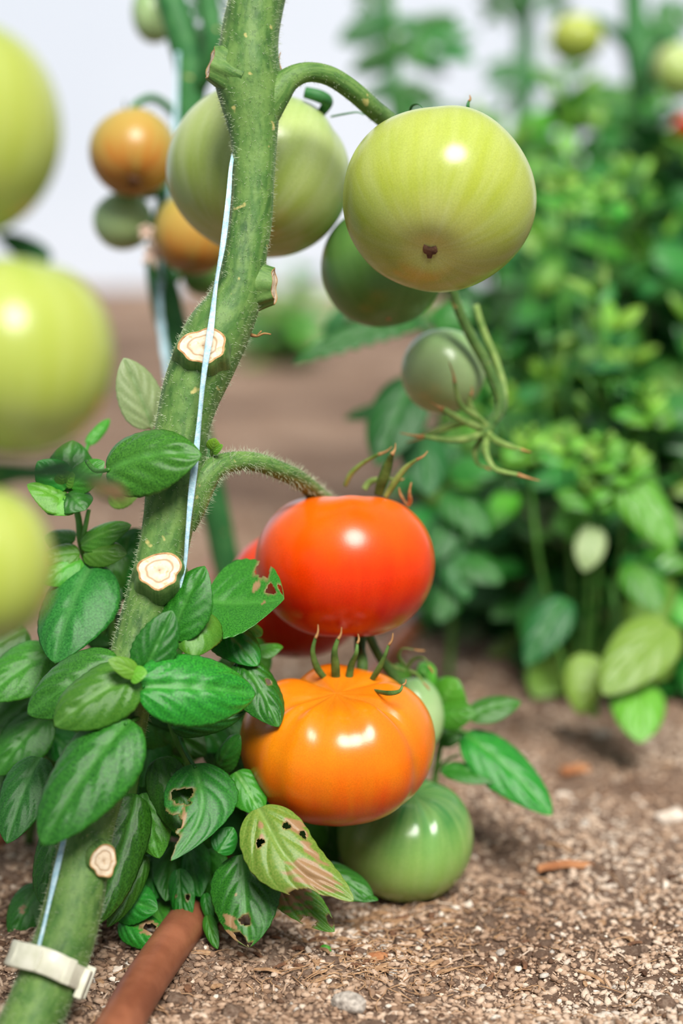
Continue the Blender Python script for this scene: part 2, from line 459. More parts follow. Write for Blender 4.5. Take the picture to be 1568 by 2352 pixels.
    return ([allv[k] for k in used], [tuple(mp[k] for k in f) for f in F2], [(vein + vein)[k] for k in used], [(brown + brown)[k] for k in used], [(uv + uv)[k] for k in used])

def leaf_mesh(name, mat, **k):
    v, f, ve, br, uv = leaf_geo(**k)
    return MB().add(v, f, uv, 0, {'vein': ve, 'brown': br}).mesh(name, mat)
def frame(B, T, N):
    Y = (T - B); L = Y.length; Y.normalize(); Z = N - Y * N.dot(Y)
    if Z.length < 1e-4: Z = Y.orthogonal()
    Z.normalize(); X = Y.cross(Z)
    return Matrix(((X.x * L, Y.x * L, Z.x * L, B.x), (X.y * L, Y.y * L, Z.y * L, B.y), (X.z * L, Y.z * L, Z.z * L, B.z), (0, 0, 0, 1)))
LEAFN = [0]
def leaf(parent, base, tip, wpx, n=(0, .35, 1), mat='basil', pet=None, label=None, name='leaf', **k):
    """base, tip: (px,py,depth); wpx the full width in photo pixels; pet: the node the leaf stalk grows from"""
    LEAFN[0] += 1
    B, T = P(*base), P(*tip); L = (T - B).length; dm = (base[2] + tip[2]) / 2
    k.setdefault('seed', LEAFN[0]); k.setdefault('cup', .75); k.setdefault('bend', .7); k.setdefault('quilt', .034); k.setdefault('veins', 4.4)
    mw = frame(B, T, V(*n))
    Xv = Vector((mw[0][0], mw[1][0], mw[2][0])).normalized(); fs = max(.55, math.sqrt(max(0, 1 - Xv.dot(FW) ** 2))); cu = max(.05, k['cup'] * .85)
    v, f, ve, br, uv = leaf_geo(width=wpx * 1.06 * dm / FPX / L / fs * cu / math.sin(cu), **k)
    mb = MB().add(v, f, uv, 0, {'vein': ve, 'brown': br})
    if pet:
        iv = mw.inverted(); p = P(*pet)
        mid = (p + B) / 2 + Vector((0, 0, -.002))
        r = .0011
        pts = [(iv @ p, r / L), (iv @ mid, r / L), (iv @ (B + (T - B) * .06), r * .8 / L)]
        tube(mb, pts, n=8, seg=7)
    o = mb.build(name, M[mat], parent, mw=mw)
    if label: o['label'] = label
    return o

# ------------------------------------------------------------------ tomato builder
def tomato(name, label, c, r_px, flat, blossom, mat, lobes=5, lobe=.03, grooves=(), dimple=.16, group='tomatoes on the vines', scar=.035, scarmat='rim', sep=None, seed=1, seg=112, rings=72, squash=1.0, parts=True, tipdim=.03):
    """c = (px,py,depth) centre; blossom = direction of the blossom end in view terms (right, up, towards)"""
    R = r_px * c[2] / FPX; C = P(*c); Z = -V(*blossom)
    X = RT - Z * RT.dot(Z); X.normalize(); Y = Z.cross(X)
    rot = Matrix((X, Y, Z)).transposed().to_4x4()
    root = empty(name, C, label, 'tomato', group)
    rnd = random.Random(seed); ph = rnd.uniform(0, 6.28); ph2 = rnd.uniform(0, 6.28)
    mb = MB(); vs = []; uvs = []; gr = []
    def surf(ph_, th):
        s = math.sin(ph_); cz = math.cos(ph_)   # ph_ = 0 at the blossom end
        e = ph_ / math.pi                        # 0 blossom .. 1 stem
        rr = 1 - lobe * (.25 + .75 * e ** 1.3) * (.5 + .5 * math.cos(lobes * th + ph + .5 * math.sin(th + ph2))) - lobe * .4 * math.cos(2 * th + ph2) * s
        g = 0
        for (ga, gw, gd) in grooves:
            d = (th - ga + math.pi) % (2 * math.pi) - math.pi
            q = math.exp(-(d / gw) ** 2); g += q * gd * (.15 + .85 * e ** 1.5) * min(1, s * 3)
        rr -= g
        sx = abs(s) ** .88 * (1 if s >= 0 else -1)
        z = -cz * flat
        z -= dimple * math.exp(-((math.pi - ph_) / .42) ** 2) + lobe * .8 * (.5 + .5 * math.cos(lobes * th + ph + .5 * math.sin(th + ph2))) * math.exp(-((math.pi - ph_ - .6) / .4) ** 2)
        z -= g * 1.3 * math.exp(-((math.pi - ph_ - .5) / .5) ** 2)
        z += tipdim * math.exp(-(ph_ / .22) ** 2)
        return Vector((sx * rr * math.cos(th), sx * rr * math.sin(th) * squash, z)) * R, g
    for i in range(rings + 1):
        p = math.pi * i / rings
        for j in range(seg + 1):
            th = 2 * math.pi * j / seg + math.pi / 2
            q, g = surf(p, th); vs.append(q); uvs.append((j / seg, i / rings)); gr.append(min(1, g * 7) if grooves else 0)
    fs = []
    for i in range(rings):
        for j in range(seg):
            a = i * (seg + 1) + j; fs.append((a, a + 1, a + seg + 2, a + seg + 1))
    mb.add(vs, fs, uvs, 0, {'groove': gr})
    mw = Matrix.Translation(C) @ rot
    body = mb.build('fruit', mat, root, mw=mw)
    if parts:
        d = MB(); n = 14; k = [(0, 0, -flat * R + tipdim * R - .0004)]
        for j in range(n):
            a = 2 * math.pi * j / n; rr = scar * R * (1 + .25 * math.sin(3 * a + ph) + .2 * math.sin(5 * a))
            pp = math.asin(min(.99, rr / R)); q, _ = surf(pp * 1.0, a); k.append((rr * math.cos(a), rr * math.sin(a), q.z - .0006))
        k2 = [(x * 1.15, y * 1.15, z + .0015) for x, y, z in k[1:]]
        d.add(k + k2, [(0, 1 + (j + 1) % n, 1 + j) for j in range(n)] + [(1 + j, 1 + (j + 1) % n, 1 + n + (j + 1) % n, 1 + n + j) for j in range(n)])
        d.build('blossom_scar', M[scarmat], root, mw=mw)
    if sep:
        ns, ln, lift, wd = sep[:4]; smat = sep[4] if len(sep) > 4 else 'sepal'
        topz = surf(math.pi, 0)[0].z
        for j in range(ns):
            a = 2 * math.pi * j / ns + ph + rnd.uniform(-.2, .2); l = ln * R * rnd.uniform(.8, 1.15); lf = lift + rnd.uniform(-.15, .25)
            pts = []
            for q in range(5):
                u = q / 4; rad = l * u * (1 - .15 * u)
                s0 = surf(math.pi - math.asin(min(.95, max(rad, 1e-4) / R)), a)[0].z
                pts.append((math.cos(a + .3 * u) * rad, math.sin(a + .3 * u) * rad * 1, max(s0, topz) + .0012 + l * (lf * u * (1.2 - .6 * u)), wd * R * (1 - u ** 1.4 * .85)))
            t = MB(); tube(t, pts, n=14, seg=8, sq=.35, seed=j); t.build('sepal', M[smat], root, mw=mw)
        t = MB(); l = R * .5
        tube(t, [(0, 0, topz - .001, wd * R * .9), (0, .1 * l, topz + l * .5, wd * R * .8), (.1 * l, .35 * l, topz + l, wd * R)], n=8, seg=10); t.build('pedicel', M[smat], root, mw=mw)
    return root

YG = [(0, (206, 200, 116)), (.25, (176, 186, 66)), (.6, (180, 190, 82)), (.85, (150, 176, 84)), (1, (104, 150, 70))]
YG2 = [(0, (186, 196, 110)), (.3, (164, 186, 84)), (.6, (186, 202, 128)), (.85, (152, 184, 108)), (1, (96, 146, 74))]
GR = [(0, (166, 190, 100)), (.42, (150, 182, 92)), (.58, (124, 166, 82)), (.74, (60, 122, 56)), (1, (38, 100, 48))]
SG = [(0, (176, 198, 130)), (.5, (164, 192, 134)), (.8, (120, 164, 100)), (1, (70, 126, 66))]
mt = {}
mt['yg'] = tomato_material('pale_green_tomato_skin', YG, ((214, 220, 156), .3), blotch=((134, 164, 54), .3, 12), rough=.16, ribcol=(150, 170, 70))
mt['yg2'] = tomato_material('green_tomato_skin', YG2, ((206, 218, 164), .5), blotch=((130, 164, 64), .3, 14), rough=.2)
mt['gr'] = tomato_material('green_shouldered_tomato_skin', GR, ((170, 196, 120), .35), blotch=((110, 158, 64), .3, 18), rough=.15, ribcol=(150, 196, 120))
mt['sg'] = tomato_material('small_green_tomato_skin', SG, ((160, 190, 130), .3), rough=.17)
mt['shaded_g'] = tomato_material('shaded_green_tomato_skin', [(0, (96, 140, 60)), (.5, (92, 138, 64)), (1, (60, 112, 52))], ((120, 160, 84), .3), rough=.25)  # shade painted into the skin: darker green for the tomatoes tucked under others
mt['red'] = tomato_material('red_tomato_skin', [(0, (168, 8, 0)), (.25, (198, 18, 0)), (.46, (236, 60, 0)), (.64, (248, 98, 0)), (1, (236, 110, 8))], ((244, 84, 8), .25), blotch=((206, 30, 2), .35, 16), rough=.19, coat=.35)  # ripeness from orange shoulders to red, with some underside shade painted in
mt['deepred'] = tomato_material('deep_red_tomato_skin', [(0, (206, 28, 8)), (.5, (222, 44, 14)), (.8, (230, 76, 30)), (1, (226, 92, 34))], ((240, 90, 40), .3), rough=.2)
mt['orange'] = tomato_material('orange_tomato_skin', [(0, (204, 52, 0)), (.22, (220, 70, 0)), (.42, (231, 86, 0)), (.62, (238, 128, 8)), (.85, (236, 122, 14)), (1, (206, 116, 24))], ((222, 140, 14), .4), blotch=((236, 92, 2), .45, 20), rough=.18, coat=.45, ribcol=(176, 124, 24))
mt['turn'] = tomato_material('ripening_tomato_skin', [(0, (96, 56, 20)), (.08, (160, 92, 30)), (.22, (186, 120, 40)), (.42, (176, 152, 66)), (.7, (184, 170, 84)), (.88, (206, 164, 44)), (1, (150, 150, 50))], ((168, 164, 84), .75), blotch=((212, 112, 48), .3, 9), sss=.02, rough=.25)

# ---- tomatoes of the main plant
PI = math.pi
tomato('tomato', 'glossy red-orange ripe tomato hanging in the middle, in focus', (793, 1292, .915), 209, .84, (0, -.97, .05), mt['red'], lobes=4, lobe=.035, dimple=.12, scar=.02, seed=5, grooves=((-.15, .25, .05), (-1.9, .35, .03)))
tomato('tomato', 'red tomato mostly hidden behind the big red-orange one', (680, 1362, .995), 162, .92, (0, -.95, .2), mt['deepred'], lobes=5, seed=9)
tomato('tomato', 'fat ribbed orange tomato under the red one, resting on a green tomato', (775, 1706, .895), 224, .77, (.03, -.92, -.36), mt['orange'], lobes=5, lobe=.05, dimple=.2, seed=3, grooves=((-.62, .10, .085), (-2.25, .12, .05), (-1.3, .16, .035), (-1.8, .14, .025), (.5, .2, .07), (2.2, .2, .08), (3.6, .2, .05)), scar=.03)
tomato('tomato', 'round green tomato lying on the soil below the orange one', (931, 1922, .955), 160, .87, (-.12, -.93, -.33), mt['gr'], lobes=4, lobe=.03, dimple=.16, seed=8, grooves=((-1.25, .12, .05), (1.5, .2, .05)), sep=None)
tomato('tomato', 'green tomato squeezed behind the right side of the orange tomato', (946, 1640, .975), 74, 1.25, (.1, -.95, .1), mt['sg'], lobes=4, lobe=.03, seed=18)
tomato('tomato', 'largest pale green tomato, top right, its brown blossom end facing out', (1007, 457, .868), 223, .87, (-.14, -.74, .66), mt['yg'], lobes=5, lobe=.04, dimple=.14, scar=.07, scarmat='chip_dark', seed=12, tipdim=.05, grooves=((-1.7, .2, .02), (2.6, .2, .04)))
tomato('tomato', 'large whitish green tomato behind the thick stem at the top', (594, 393, .955), 216, .86, (-.30, -.80, .25), mt['yg2'], lobes=5, lobe=.045, dimple=.14, seed=21, grooves=((-1.95, .12, .05), (-.55, .2, .04)))
tomato('tomato', 'shaded dark green tomato tucked below the largest pale green one', (878, 612, .965), 145, .93, (.1, -.93, .3), mt['shaded_g'], lobes=4, lobe=.03, seed=31)
tomato('tomato', 'small smooth green tomato hanging above an empty dried calyx', (1018, 852, .99), 97, 1.0, (-.1, -.9, .35), mt['sg'], lobes=3, lobe=.015, dimple=.08, seed=14)
# foreground, far out of focus, hanging close to the camera
tomato('tomato', 'blurred green tomato at the left edge, uppermost of the three close ones', (-105, 290, .585), 245, 1.05, (.1, -.9, .3), mt['yg'], lobes=4, lobe=.03, seed=41, seg=72, rings=48)
tomato('tomato', 'blurred green tomato at the left edge, middle and widest of the three close ones', (38, 815, .585), 226, 1.0, (.1, -.9, .3), mt['yg'], lobes=4, lobe=.03, seed=42, seg=72, rings=48)
tomato('tomato', 'blurred green tomato at the left edge, lowest of the three close ones', (-58, 1296, .585), 184, 1.02, (.1, -.95, .2), mt['yg'], lobes=4, lobe=.03, seed=43, seg=72, rings=48, sep=(5, .9, .2, .10))
# the plant behind on the left
tomato('tomato', 'orange-green ripening tomato with dark blossom end, hanging at upper left', (306, 350, 1.13), 101, .98, (.08, -.75, .6), mt['turn'], lobes=4, lobe=.03, seed=51, scar=.13, scarmat='chip_dark', sep=(5, .75, .35, .08))
tomato('tomato', 'small green tomato directly below the orange-green one at upper left', (283, 506, 1.16), 70, .95, (.3, -.9, .2), mt['sg'], seed=52)
tomato('tomato', 'orange ripening tomato half hidden behind the thick stem at upper left', (447, 535, 1.13), 95, .98, (-.1, -.9, .3), mt['turn'], seed=53)
tomato('tomato', 'small shaded green tomato beneath the half hidden orange one', (468, 628, 1.19), 52, 1.0, (0, -1, .2), mt['shaded_g'], seed=54)
tomato('tomato', 'oval green tomato hanging at the very top left, behind the stems', (352, 32, 1.25), 50, 1.35, (.1, -1, .1), mt['sg'], seed=55)
# far right
tomato('tomato', 'pale yellow-green tomato far behind at the top right', (1322, 88, 1.75), 62, .85, (0, -.9, .3), mt['yg'], seed=61, seg=64, rings=40)
tomato('tomato', 'pale green tomato far behind at the right edge above the basil', (1556, 160, 1.65), 56, 1.1, (0, -.9, .3), mt['yg2'], seed=62, seg=64, rings=40)
tomato('tomato', 'distant red tomato peeking out at the right edge above the basil', (1580, 292, 1.72), 36, .8, (0, -.9, .3), mt['red'], seed=63, seg=64, rings=40)

# ------------------------------------------------------------------ main tomato plant
plant = empty('tomato_plant', tuple(P(55, 2420, .785)), 'thick hairy green tomato stem rising from bottom left to top, with pale cut scars', 'tomato plant')
SROWS = [(640, -160, .885, 118), (606, -60, .882, 122), (584, 20, .88, 130), (572, 100, .878, 136), (568, 170, .876, 150), (577, 240, .875, 134), (583, 320, .874, 108), (582, 410, .873, 97), (576, 500, .872, 96), (562, 580, .87, 100),
         (552, 650, .869, 112), (528, 710, .868, 128), (500, 760, .866, 146), (468, 830, .864, 146), (440, 900, .862, 136), (420, 980, .86, 126), (408, 1050, .859, 130), (398, 1120, .858, 124), (386, 1200, .856, 116),
         (364, 1300, .854, 114), (334, 1400, .852, 108), (308, 1500, .848, 108), (290, 1600, .842, 116), (268, 1690, .836, 126), (232, 1780, .828, 128), (206, 1870, .82, 126), (192, 1950, .813, 124), (174, 2050, .805, 134), (146, 2160, .797, 136), (112, 2250, .791, 142), (78, 2330, .786, 144), (50, 2400, .782, 150), (30, 2460, .78, 156)]
SROWS = [(x_, y_, d_ + (0 if y_ < 1600 else .010 * min(1, (y_ - 1600) / 150) - (.004 if y_ > 2300 else 0)), w_) for x_, y_, d_, w_ in SROWS]
def hairs(parent, mb_src, count, ln, seed, name='stem_hair'):
    rnd = random.Random(seed); v = mb_src.v; f = [q for q in mb_src.f if len(q) == 4]; h = MB()
    for _ in range(count):
        q = rnd.choice(f); a, b, c, d = (Vector(v[k]) for k in q); u, w_ = rnd.random(), rnd.random()
        p = (a * (1 - u) + b * u) * (1 - w_) + (d * (1 - u) + c * u) * w_
        n = (b - a).cross(d - a)
        if n.length < 1e-12: continue
        n.normalize(); n = (n + Vector([rnd.gauss(0, .3) for _ in range(3)])).normalized(); l = ln * rnd.uniform(.35, 1.2)
        t = n.orthogonal().normalized(); s = n.cross(t); r = .00007
        k = Vector([rnd.gauss(0, .25) for _ in range(3)])
        mid = p + n * l * .5; tip = mid + (n + k).normalized() * l * .5
        h.add([p + t * r, p - t * .5 * r + s * .87 * r, p - t * .5 * r - s * .87 * r, mid + t * r * .7, mid - t * .35 * r + s * .6 * r, mid - t * .35 * r - s * .6 * r, tip],
              [(0, 1, 4, 3), (1, 2, 5, 4), (2, 0, 3, 5), (3, 4, 6), (4, 5, 6), (5, 3, 6)])
    o = h.build(name, M['hair'], parent); o['kind'] = 'stuff'; return o
mb = MB(); c0, _ = pxtube(mb, SROWS, n=190, seg=56, rough=.035, seed=4, rib=.012)
mb.build('main_stem', M['stem'], plant); stem_mb = mb
hairs(plant, stem_mb, 9000, .0022, 5)
def stalk(name, rows, n=50, seg=22, hair=0, ln=.003, mat='stem', parent=None, **k):
    m_ = MB(); pxtube(m_, rows, n=n, seg=seg, **k); o = m_.build(name, M[mat], parent or plant)
    if hair: hairs(o, m_, hair, ln, len(rows) + hair, 'stalk_hair')
    return o
stalk('fruit_stalk', [(575, 330, .874, 60), (606, 262, .874, 74), (636, 215, .874, 66), (664, 182, .875, 54), (706, 166, .878, 46), (760, 176, .884, 46), (812, 210, .89, 46), (856, 250, .90, 44), (900, 288, .915, 44), (960, 360, .925, 36), (1000, 480, .945, 34), (1030, 600, .955, 26), (1046, 690, .96, 22), (1080, 770, .965, 24), (1118, 840, .97, 24), (1146, 905, .972, 26), (1148, 940, .972, 24), (1128, 972, .972, 22)], n=110, hair=900, ln=.0016, rough=.03)
stalk('fruit_stalk', [(420, 1210, .858, 60), (440, 1160, .858, 70), (462, 1112, .858, 66), (492, 1076, .86, 54), (536, 1060, .866, 46), (590, 1062, .874, 44), (642, 1080, .884, 42), (690, 1104, .90, 42), (745, 1150, .935, 40), (790, 1180, .95, 34)], n=70, hair=1900, ln=.0034, rough=.03)
stalk('fruit_stalk', [(700, 212, .93, 26), (735, 222, .93, 30), (752, 235, .935, 26), (735, 262, .94, 20)], n=20, mat='stem_back')
stalk('fruit_stalk', [(1092, 700, .985, 14), (1110, 760, .985, 16), (1140, 830, .985, 16), (1158, 900, .98, 16), (1150, 950, .976, 18)], n=20, mat='sepal_light')
# lower truss, from behind the orange tomato up to the red one
stalk('fruit_stalk', [(830, 1440, .93, 30), (826, 1490, .925, 26), (832, 1530, .915, 26), (815, 1585, .92, 30)], n=20, mat='sepal')
stalk('fruit_stalk', [(842, 1450, .935, 20), (872, 1510, .94, 20), (905, 1555, .945, 20), (940, 1600, .955, 18)], n=20, mat='sepal')
stalk('fruit_stalk', [(760, 1180, .94, 34), (700, 1260, .965, 30), (760, 1360, .985, 26), (830, 1450, .94, 24)], n=30, mat='stem')

# pruning scars: short stub + pale cut face
def scar(c, rx, ry, n, depth=.004, label=None, seed=0):
    root_c = P(*c); Z = V(*n); X = RT - Z * RT.dot(Z); X.normalize(); Y = Z.cross(X)
    mw = Matrix.Translation(root_c) @ Matrix((X, Y, Z)).transposed().to_4x4()
    s = c[2] / FPX; a, b = rx * s, ry * s; rnd = random.Random(seed); ph = [rnd.uniform(0, 6) for _ in range(4)]
    def rim(k, z, N=40):
        out = []
        for j in range(N):
            t = 2 * math.pi * j / N; w_ = 1 + .07 * math.sin(2 * t + ph[0]) + .07 * math.sin(3 * t + ph[1]) + .035 * math.sin(7 * t + ph[2]) * (1.6 if math.sin(t) < 0 else .5)
            out.append((math.cos(t) * a * k * w_, math.sin(t) * b * k * w_, z + .0004 * k * k * math.sin(5 * t + ph[3]) * (1 if k > .9 else .15)))
        return out
    N = 40; m_ = MB(); rings = [rim(1.34 if abs(n[0]) < .8 else 1.8, -depth * 3.0), rim(1.24 if abs(n[0]) < .8 else 1.4, -depth * 1.3), rim(1.16, -depth * .45), rim(1.04, depth * .05), rim(.99, depth * .09)]
    qd = lambda k: [(i * N + j, i * N + (j + 1) % N, (i + 1) * N + (j + 1) % N, (i + 1) * N + j) for i in range(k) for j in range(N)]
    v = [p for r_ in rings[:4] for p in r_]
    m_.add(v, qd(3), [(p[0] * 40, p[1] * 40) for p in v]); stub = m_.build('stub', M['stem'], plant, mw=mw)
    m2 = MB(); m2.add(rings[3] + rings[4] + rim(.94, depth * .03), qd(2)); m2.build('scar_rim', M['rim'], stub, mw=mw)
    m3 = MB(); rr = [rim(k, z) for k, z in ((.96, .00012), (.7, .00014), (.62, .0000), (.54, .00014), (.3, .0002), (.08, .0001))]
    v = [p for r_ in rr for p in r_] + [(0, 0, .0000)]
    m3.add(v, qd(5) + [(5 * N + j, 5 * N + (j + 1) % N, 6 * N) for j in range(N)], None, 0, {'brown': [0] * N + [0] * N + [.8] * N + [.1] * N + [0] * N + [.4] * N + [1]}); o = m3.build('cut_face', M['cut'], stub, mw=mw, smooth=False)
    if label: stub['label'] = label
    return stub
scar((466, 794, .847), 50, 44, (.02, .35, .93), seed=1, label='pale cut scar on the upper stem')
scar((366, 1310, .838), 50, 42, (.06, .4, .9), seed=2, label='pale oval cut scar above the basil')
scar((238, 1977, .809), 32, 34, (.42, .05, .9), seed=6, label='small cream cut scar low on the stem')
scar((484, 146, .872), 34, 44, (-.93, .25, .2), seed=4, depth=.005, label='dry stub on the left of the upper stem')
scar((628, 656, .866), 24, 38, (.96, .0, .22), seed=5, depth=.006, label='knobbly stub on the right of the stem')
scar((148, 1748, .834), 20, 30, (-.9, .3, .2), seed=8, depth=.006)
# little shoot and dry twig
for rows in ([(488, 1052, .862, 10), (486, 1034, .858, 8), (490, 1020, .856, 6)],):
    stalk('side_shoot', rows, n=8, seg=8, mat='sepal_light')
leaf(plant, (488, 1036, .857), (494, 1006, .853), 34, mat='basil_tip', name='shoot_leaf', cup=.2)
leaf(plant, (488, 1040, .857), (512, 1022, .853), 20, mat='basil_tip', name='shoot_leaf', cup=.2)
stalk('dry_twig', [(572, 768, .872, 10), (590, 772, .87, 6), (606, 766, .868, 5), (622, 768, .867, 3)], n=10, seg=6, mat='dry')
stalk('dry_twig', [(590, 772, .87, 5), (600, 760, .868, 3)], n=4, seg=6, mat='dry')
stalk('dry_tendril', [(645, 160, .88, 6), (640, 140, .88, 4), (644, 120, .88, 2)], n=8, seg=5, mat='dry')
stalk('dry_tendril', [(676, 158, .88, 12), (674, 150, .88, 8)], n=4, seg=6, mat='stem_back')

# calyxes
def sepal_px(parent, rows, mat='sepal', dry=True, sq=.45):
    m_ = MB(); pxtube(m_, rows, n=26, seg=8, sq=sq, seed=len(rows)); o = m_.build('sepal', M[mat], parent)
    if dry:
        a, b = rows[-2], rows[-1]; m2 = MB()
        e = (2 * b[0] - a[0], 2 * b[1] - a[1], b[2], 2)
        pxtube(m2, [b, ((b[0] + e[0]) / 2 + 3, (b[1] + e[1]) / 2 + 2, b[2], 5), e], n=6, seg=6); m2.build('dried_tip', M['dry'], o)
    return o
toms = [o for o in COL.objects if o.name.startswith('tomato') and o.get('category') == 'tomato']
RED, ORG, GRN = toms[0], toms[2], toms[3]
BIG, SML = toms[5], toms[8]
sepal_px(RED, [(792, 1116, .935, 10), (806, 1088, .93, 13), (836, 1062, .925, 10), (868, 1044, .92, 8)], 'sepal_light')
sepal_px(RED, [(868, 1136, .925, 20), (878, 1104, .92, 26), (890, 1070, .915, 22), (899, 1044, .91, 12)], 'sepal')
sepal_px(RED, [(884, 1142, .925, 12), (906, 1108, .92, 16), (930, 1076, .915, 13), (956, 1056, .91, 7)], 'sepal_light')
sepal_px(RED, [(836, 1124, .94, 14), (850, 1106, .94, 14), (880, 1100, .938, 10), (904, 1100, .935, 5)], 'sepal_light')
sepal_px(RED, [(936, 1162, .92, 10), (942, 1150, .918, 12), (940, 1130, .915, 7), (944, 1108, .915, 4)], 'dry', dry=False)
sepal_px(RED, [(934, 1160, .925, 5), (920, 1136, .922, 6), (916, 1120, .92, 3)], 'dry', dry=False)
sepal_px(RED, [(676, 1116, .92, 6), (688, 1108, .915, 16), (706, 1106, .91, 10), (714, 1112, .91, 4)], 'dry', dry=False)
sepal_px(ORG, [(748, 1560, .90, 14), (728, 1534, .895, 16), (718, 1498, .89, 12), (724, 1466, .888, 8)])
sepal_px(ORG, [(772, 1566, .90, 20), (770, 1530, .893, 20), (768, 1496, .888, 14), (776, 1468, .886, 9)])
sepal_px(ORG, [(846, 1572, .90, 12), (866, 1542, .893, 14), (882, 1510, .888, 10), (892, 1482, .886, 6)])
sepal_px(ORG, [(800, 1570, .90, 18), (806, 1530, .895, 16), (818, 1500, .89, 10), (820, 1478, .89, 6)])
sepal_px(ORG, [(858, 1586, .885, 8), (890, 1592, .87, 12), (916, 1588, .865, 9), (924, 1574, .865, 5)])
sepal_px(BIG, [(940, 262, .89, 6), (946, 244, .885, 7), (960, 240, .88, 6), (972, 250, .875, 4)], 'stem_back', dry=False)
sepal_px(BIG, [(1080, 262, .895, 10), (1074, 246, .89, 10), (1076, 232, .89, 6)], 'stem_back')
sepal_px(BIG, [(760, 268, .93, 5), (790, 262, .92, 5), (820, 258, .92, 4), (836, 264, .92, 3)], 'stem_back', dry=False)
# small curled calyx of unripe fruit by the green tomato
for rows in ([(930, 1530, .95, 8), (916, 1508, .945, 10), (924, 1490, .94, 8), (950, 1492, .94, 5)], [(934, 1534, .95, 8), (950, 1514, .945, 9), (974, 1512, .94, 6), (984, 1530, .94, 4)], [(930, 1540, .95, 8), (900, 1530, .945, 8), (884, 1512, .94, 4)], [(938, 1540, .95, 8), (958, 1550, .945, 8), (972, 1568, .94, 4)]):
    sepal_px(toms[4], rows, 'sepal_light')
# the empty calyx hanging at the end of the truss
star = stalk('empty_calyx', [(1128, 966, .972, 26), (1116, 984, .968, 34), (1106, 994, .964, 20)], n=10, seg=12, mat='sepal'); star['label'] = 'empty dried calyx without a fruit'
for rows in ([(1112, 984, .965, 16), (1084, 976, .955, 16), (1050, 958, .95, 14), (1018, 940, .945, 14)], [(1110, 992, .965, 18), (1076, 1006, .955, 18), (1030, 1010, .95, 15), (974, 1002, .945, 10)],
             [(1106, 986, .965, 14), (1070, 970, .97, 18), (1020, 984, .975, 18), (976, 1000, .975, 14)], [(1118, 980, .965, 14), (1096, 958, .96, 14), (1058, 930, .955, 13), (1044, 880, .95, 9)],
             [(1118, 994, .965, 16), (1140, 1012, .96, 16), (1172, 1026, .955, 14), (1196, 1032, .95, 8)], [(1118, 1004, .965, 16), (1116, 1036, .955, 16), (1136, 1076, .95, 14), (1188, 1090, .945, 10)],
             [(1106, 1004, .97, 10), (1090, 1034, .97, 12), (1096, 1064, .97, 8), (1112, 1072, .97, 5)], [(1100, 964, .962, 12), (1078, 930, .958, 16), (1080, 908, .955, 10)]):
    sepal_px(star, rows, 'sepal_light', sq=.7)

# foreground truss of the near tomatoes
near = empty('tomato_truss', tuple(P(-100, 1080, .6)), 'dark blurred truss stalk crossing between the close green tomatoes at left', 'tomato stalk')
for rows in ([(-260, 1065, .59, 60), (-60, 1078, .59, 52), (70, 1086, .60, 44), (190, 1092, .62, 26), (262, 1108, .64, 14)], [(-40, 1080, .59, 40), (-60, 1060, .59, 34), (-66, 1020, .60, 30), (-60, 960, .62, 24)],
             [(-30, 1090, .59, 36), (-50, 1104, .59, 30), (-58, 1130, .59, 24)], [(-260, 1065, .59, 60), (-300, 700, .60, 66), (-290, 300, .60, 66), (-240, -40, .60, 66), (-160, -260, .60, 60)], [(-240, -40, .60, 40), (-120, 0, .59, 34), (-60, 20, .59, 30), (-90, 50, .585, 24)]):
    m_ = MB(); pxtube(m_, rows, n=30, seg=14); m_.build('stalk', M['stem_back'], near)
leaf(near, (60, 1085, .60), (205, 1062, .63), 30, mat='tomato_leaf', name='leaflet')
leaf(near, (120, 600, .61), (-10, 540, .60), 60, mat='tomato_leaf', name='leaflet')
leaf(near, (190, 1095, .64), (300, 1150, .66), 50, mat='basil_olive', name='leaflet', browns=((.5, 0, .4, .8),), label='browned shrivelled leaflet')

# ------------------------------------------------------------------ twine, clip, pipes
def flat_band(rows, name, mat, label, cat, thick=.0011):
    m_ = MB(); rr = spline([(a, b, d, w_) for a, b, d, w_ in rows], 90); vs = []
    N = len(rr); seg = 10
    cs = [P(r[0], r[1], r[2]) for r in rr]
    for i in range(N):
        t = (cs[min(i + 1, N - 1)] - cs[max(i - 1, 0)]).normalized(); s = t.cross(FW).normalized(); n = s.cross(t); w_ = float(rr[i][3] * rr[i][2] / FPX / 2)
        tw = .55 * math.sin(i * .23) + .3 * math.sin(i * .61)
        for j in range(seg):
            a = 2 * math.pi * j / seg; x = math.cos(a) * w_ * (.86 + .14 * math.cos(i * .5)); z = math.sin(a) * max(thick / 2, .0004) + .0002 * math.sin(5 * a + i * .2)
            vs.append(cs[i] + s * (x * math.cos(tw) - z * math.sin(tw)) + n * (x * math.sin(tw) + z * math.cos(tw)))
    m_.add(vs, [(i * seg + j, i * seg + (j + 1) % seg, (i + 1) * seg + (j + 1) % seg, (i + 1) * seg + j) for i in range(N - 1) for j in range(seg)] + [tuple(range(seg))[::-1], tuple((N - 1) * seg + j for j in range(seg))])
    o = recenter(m_.build(name, M[mat])); tag(o, label, cat); return o
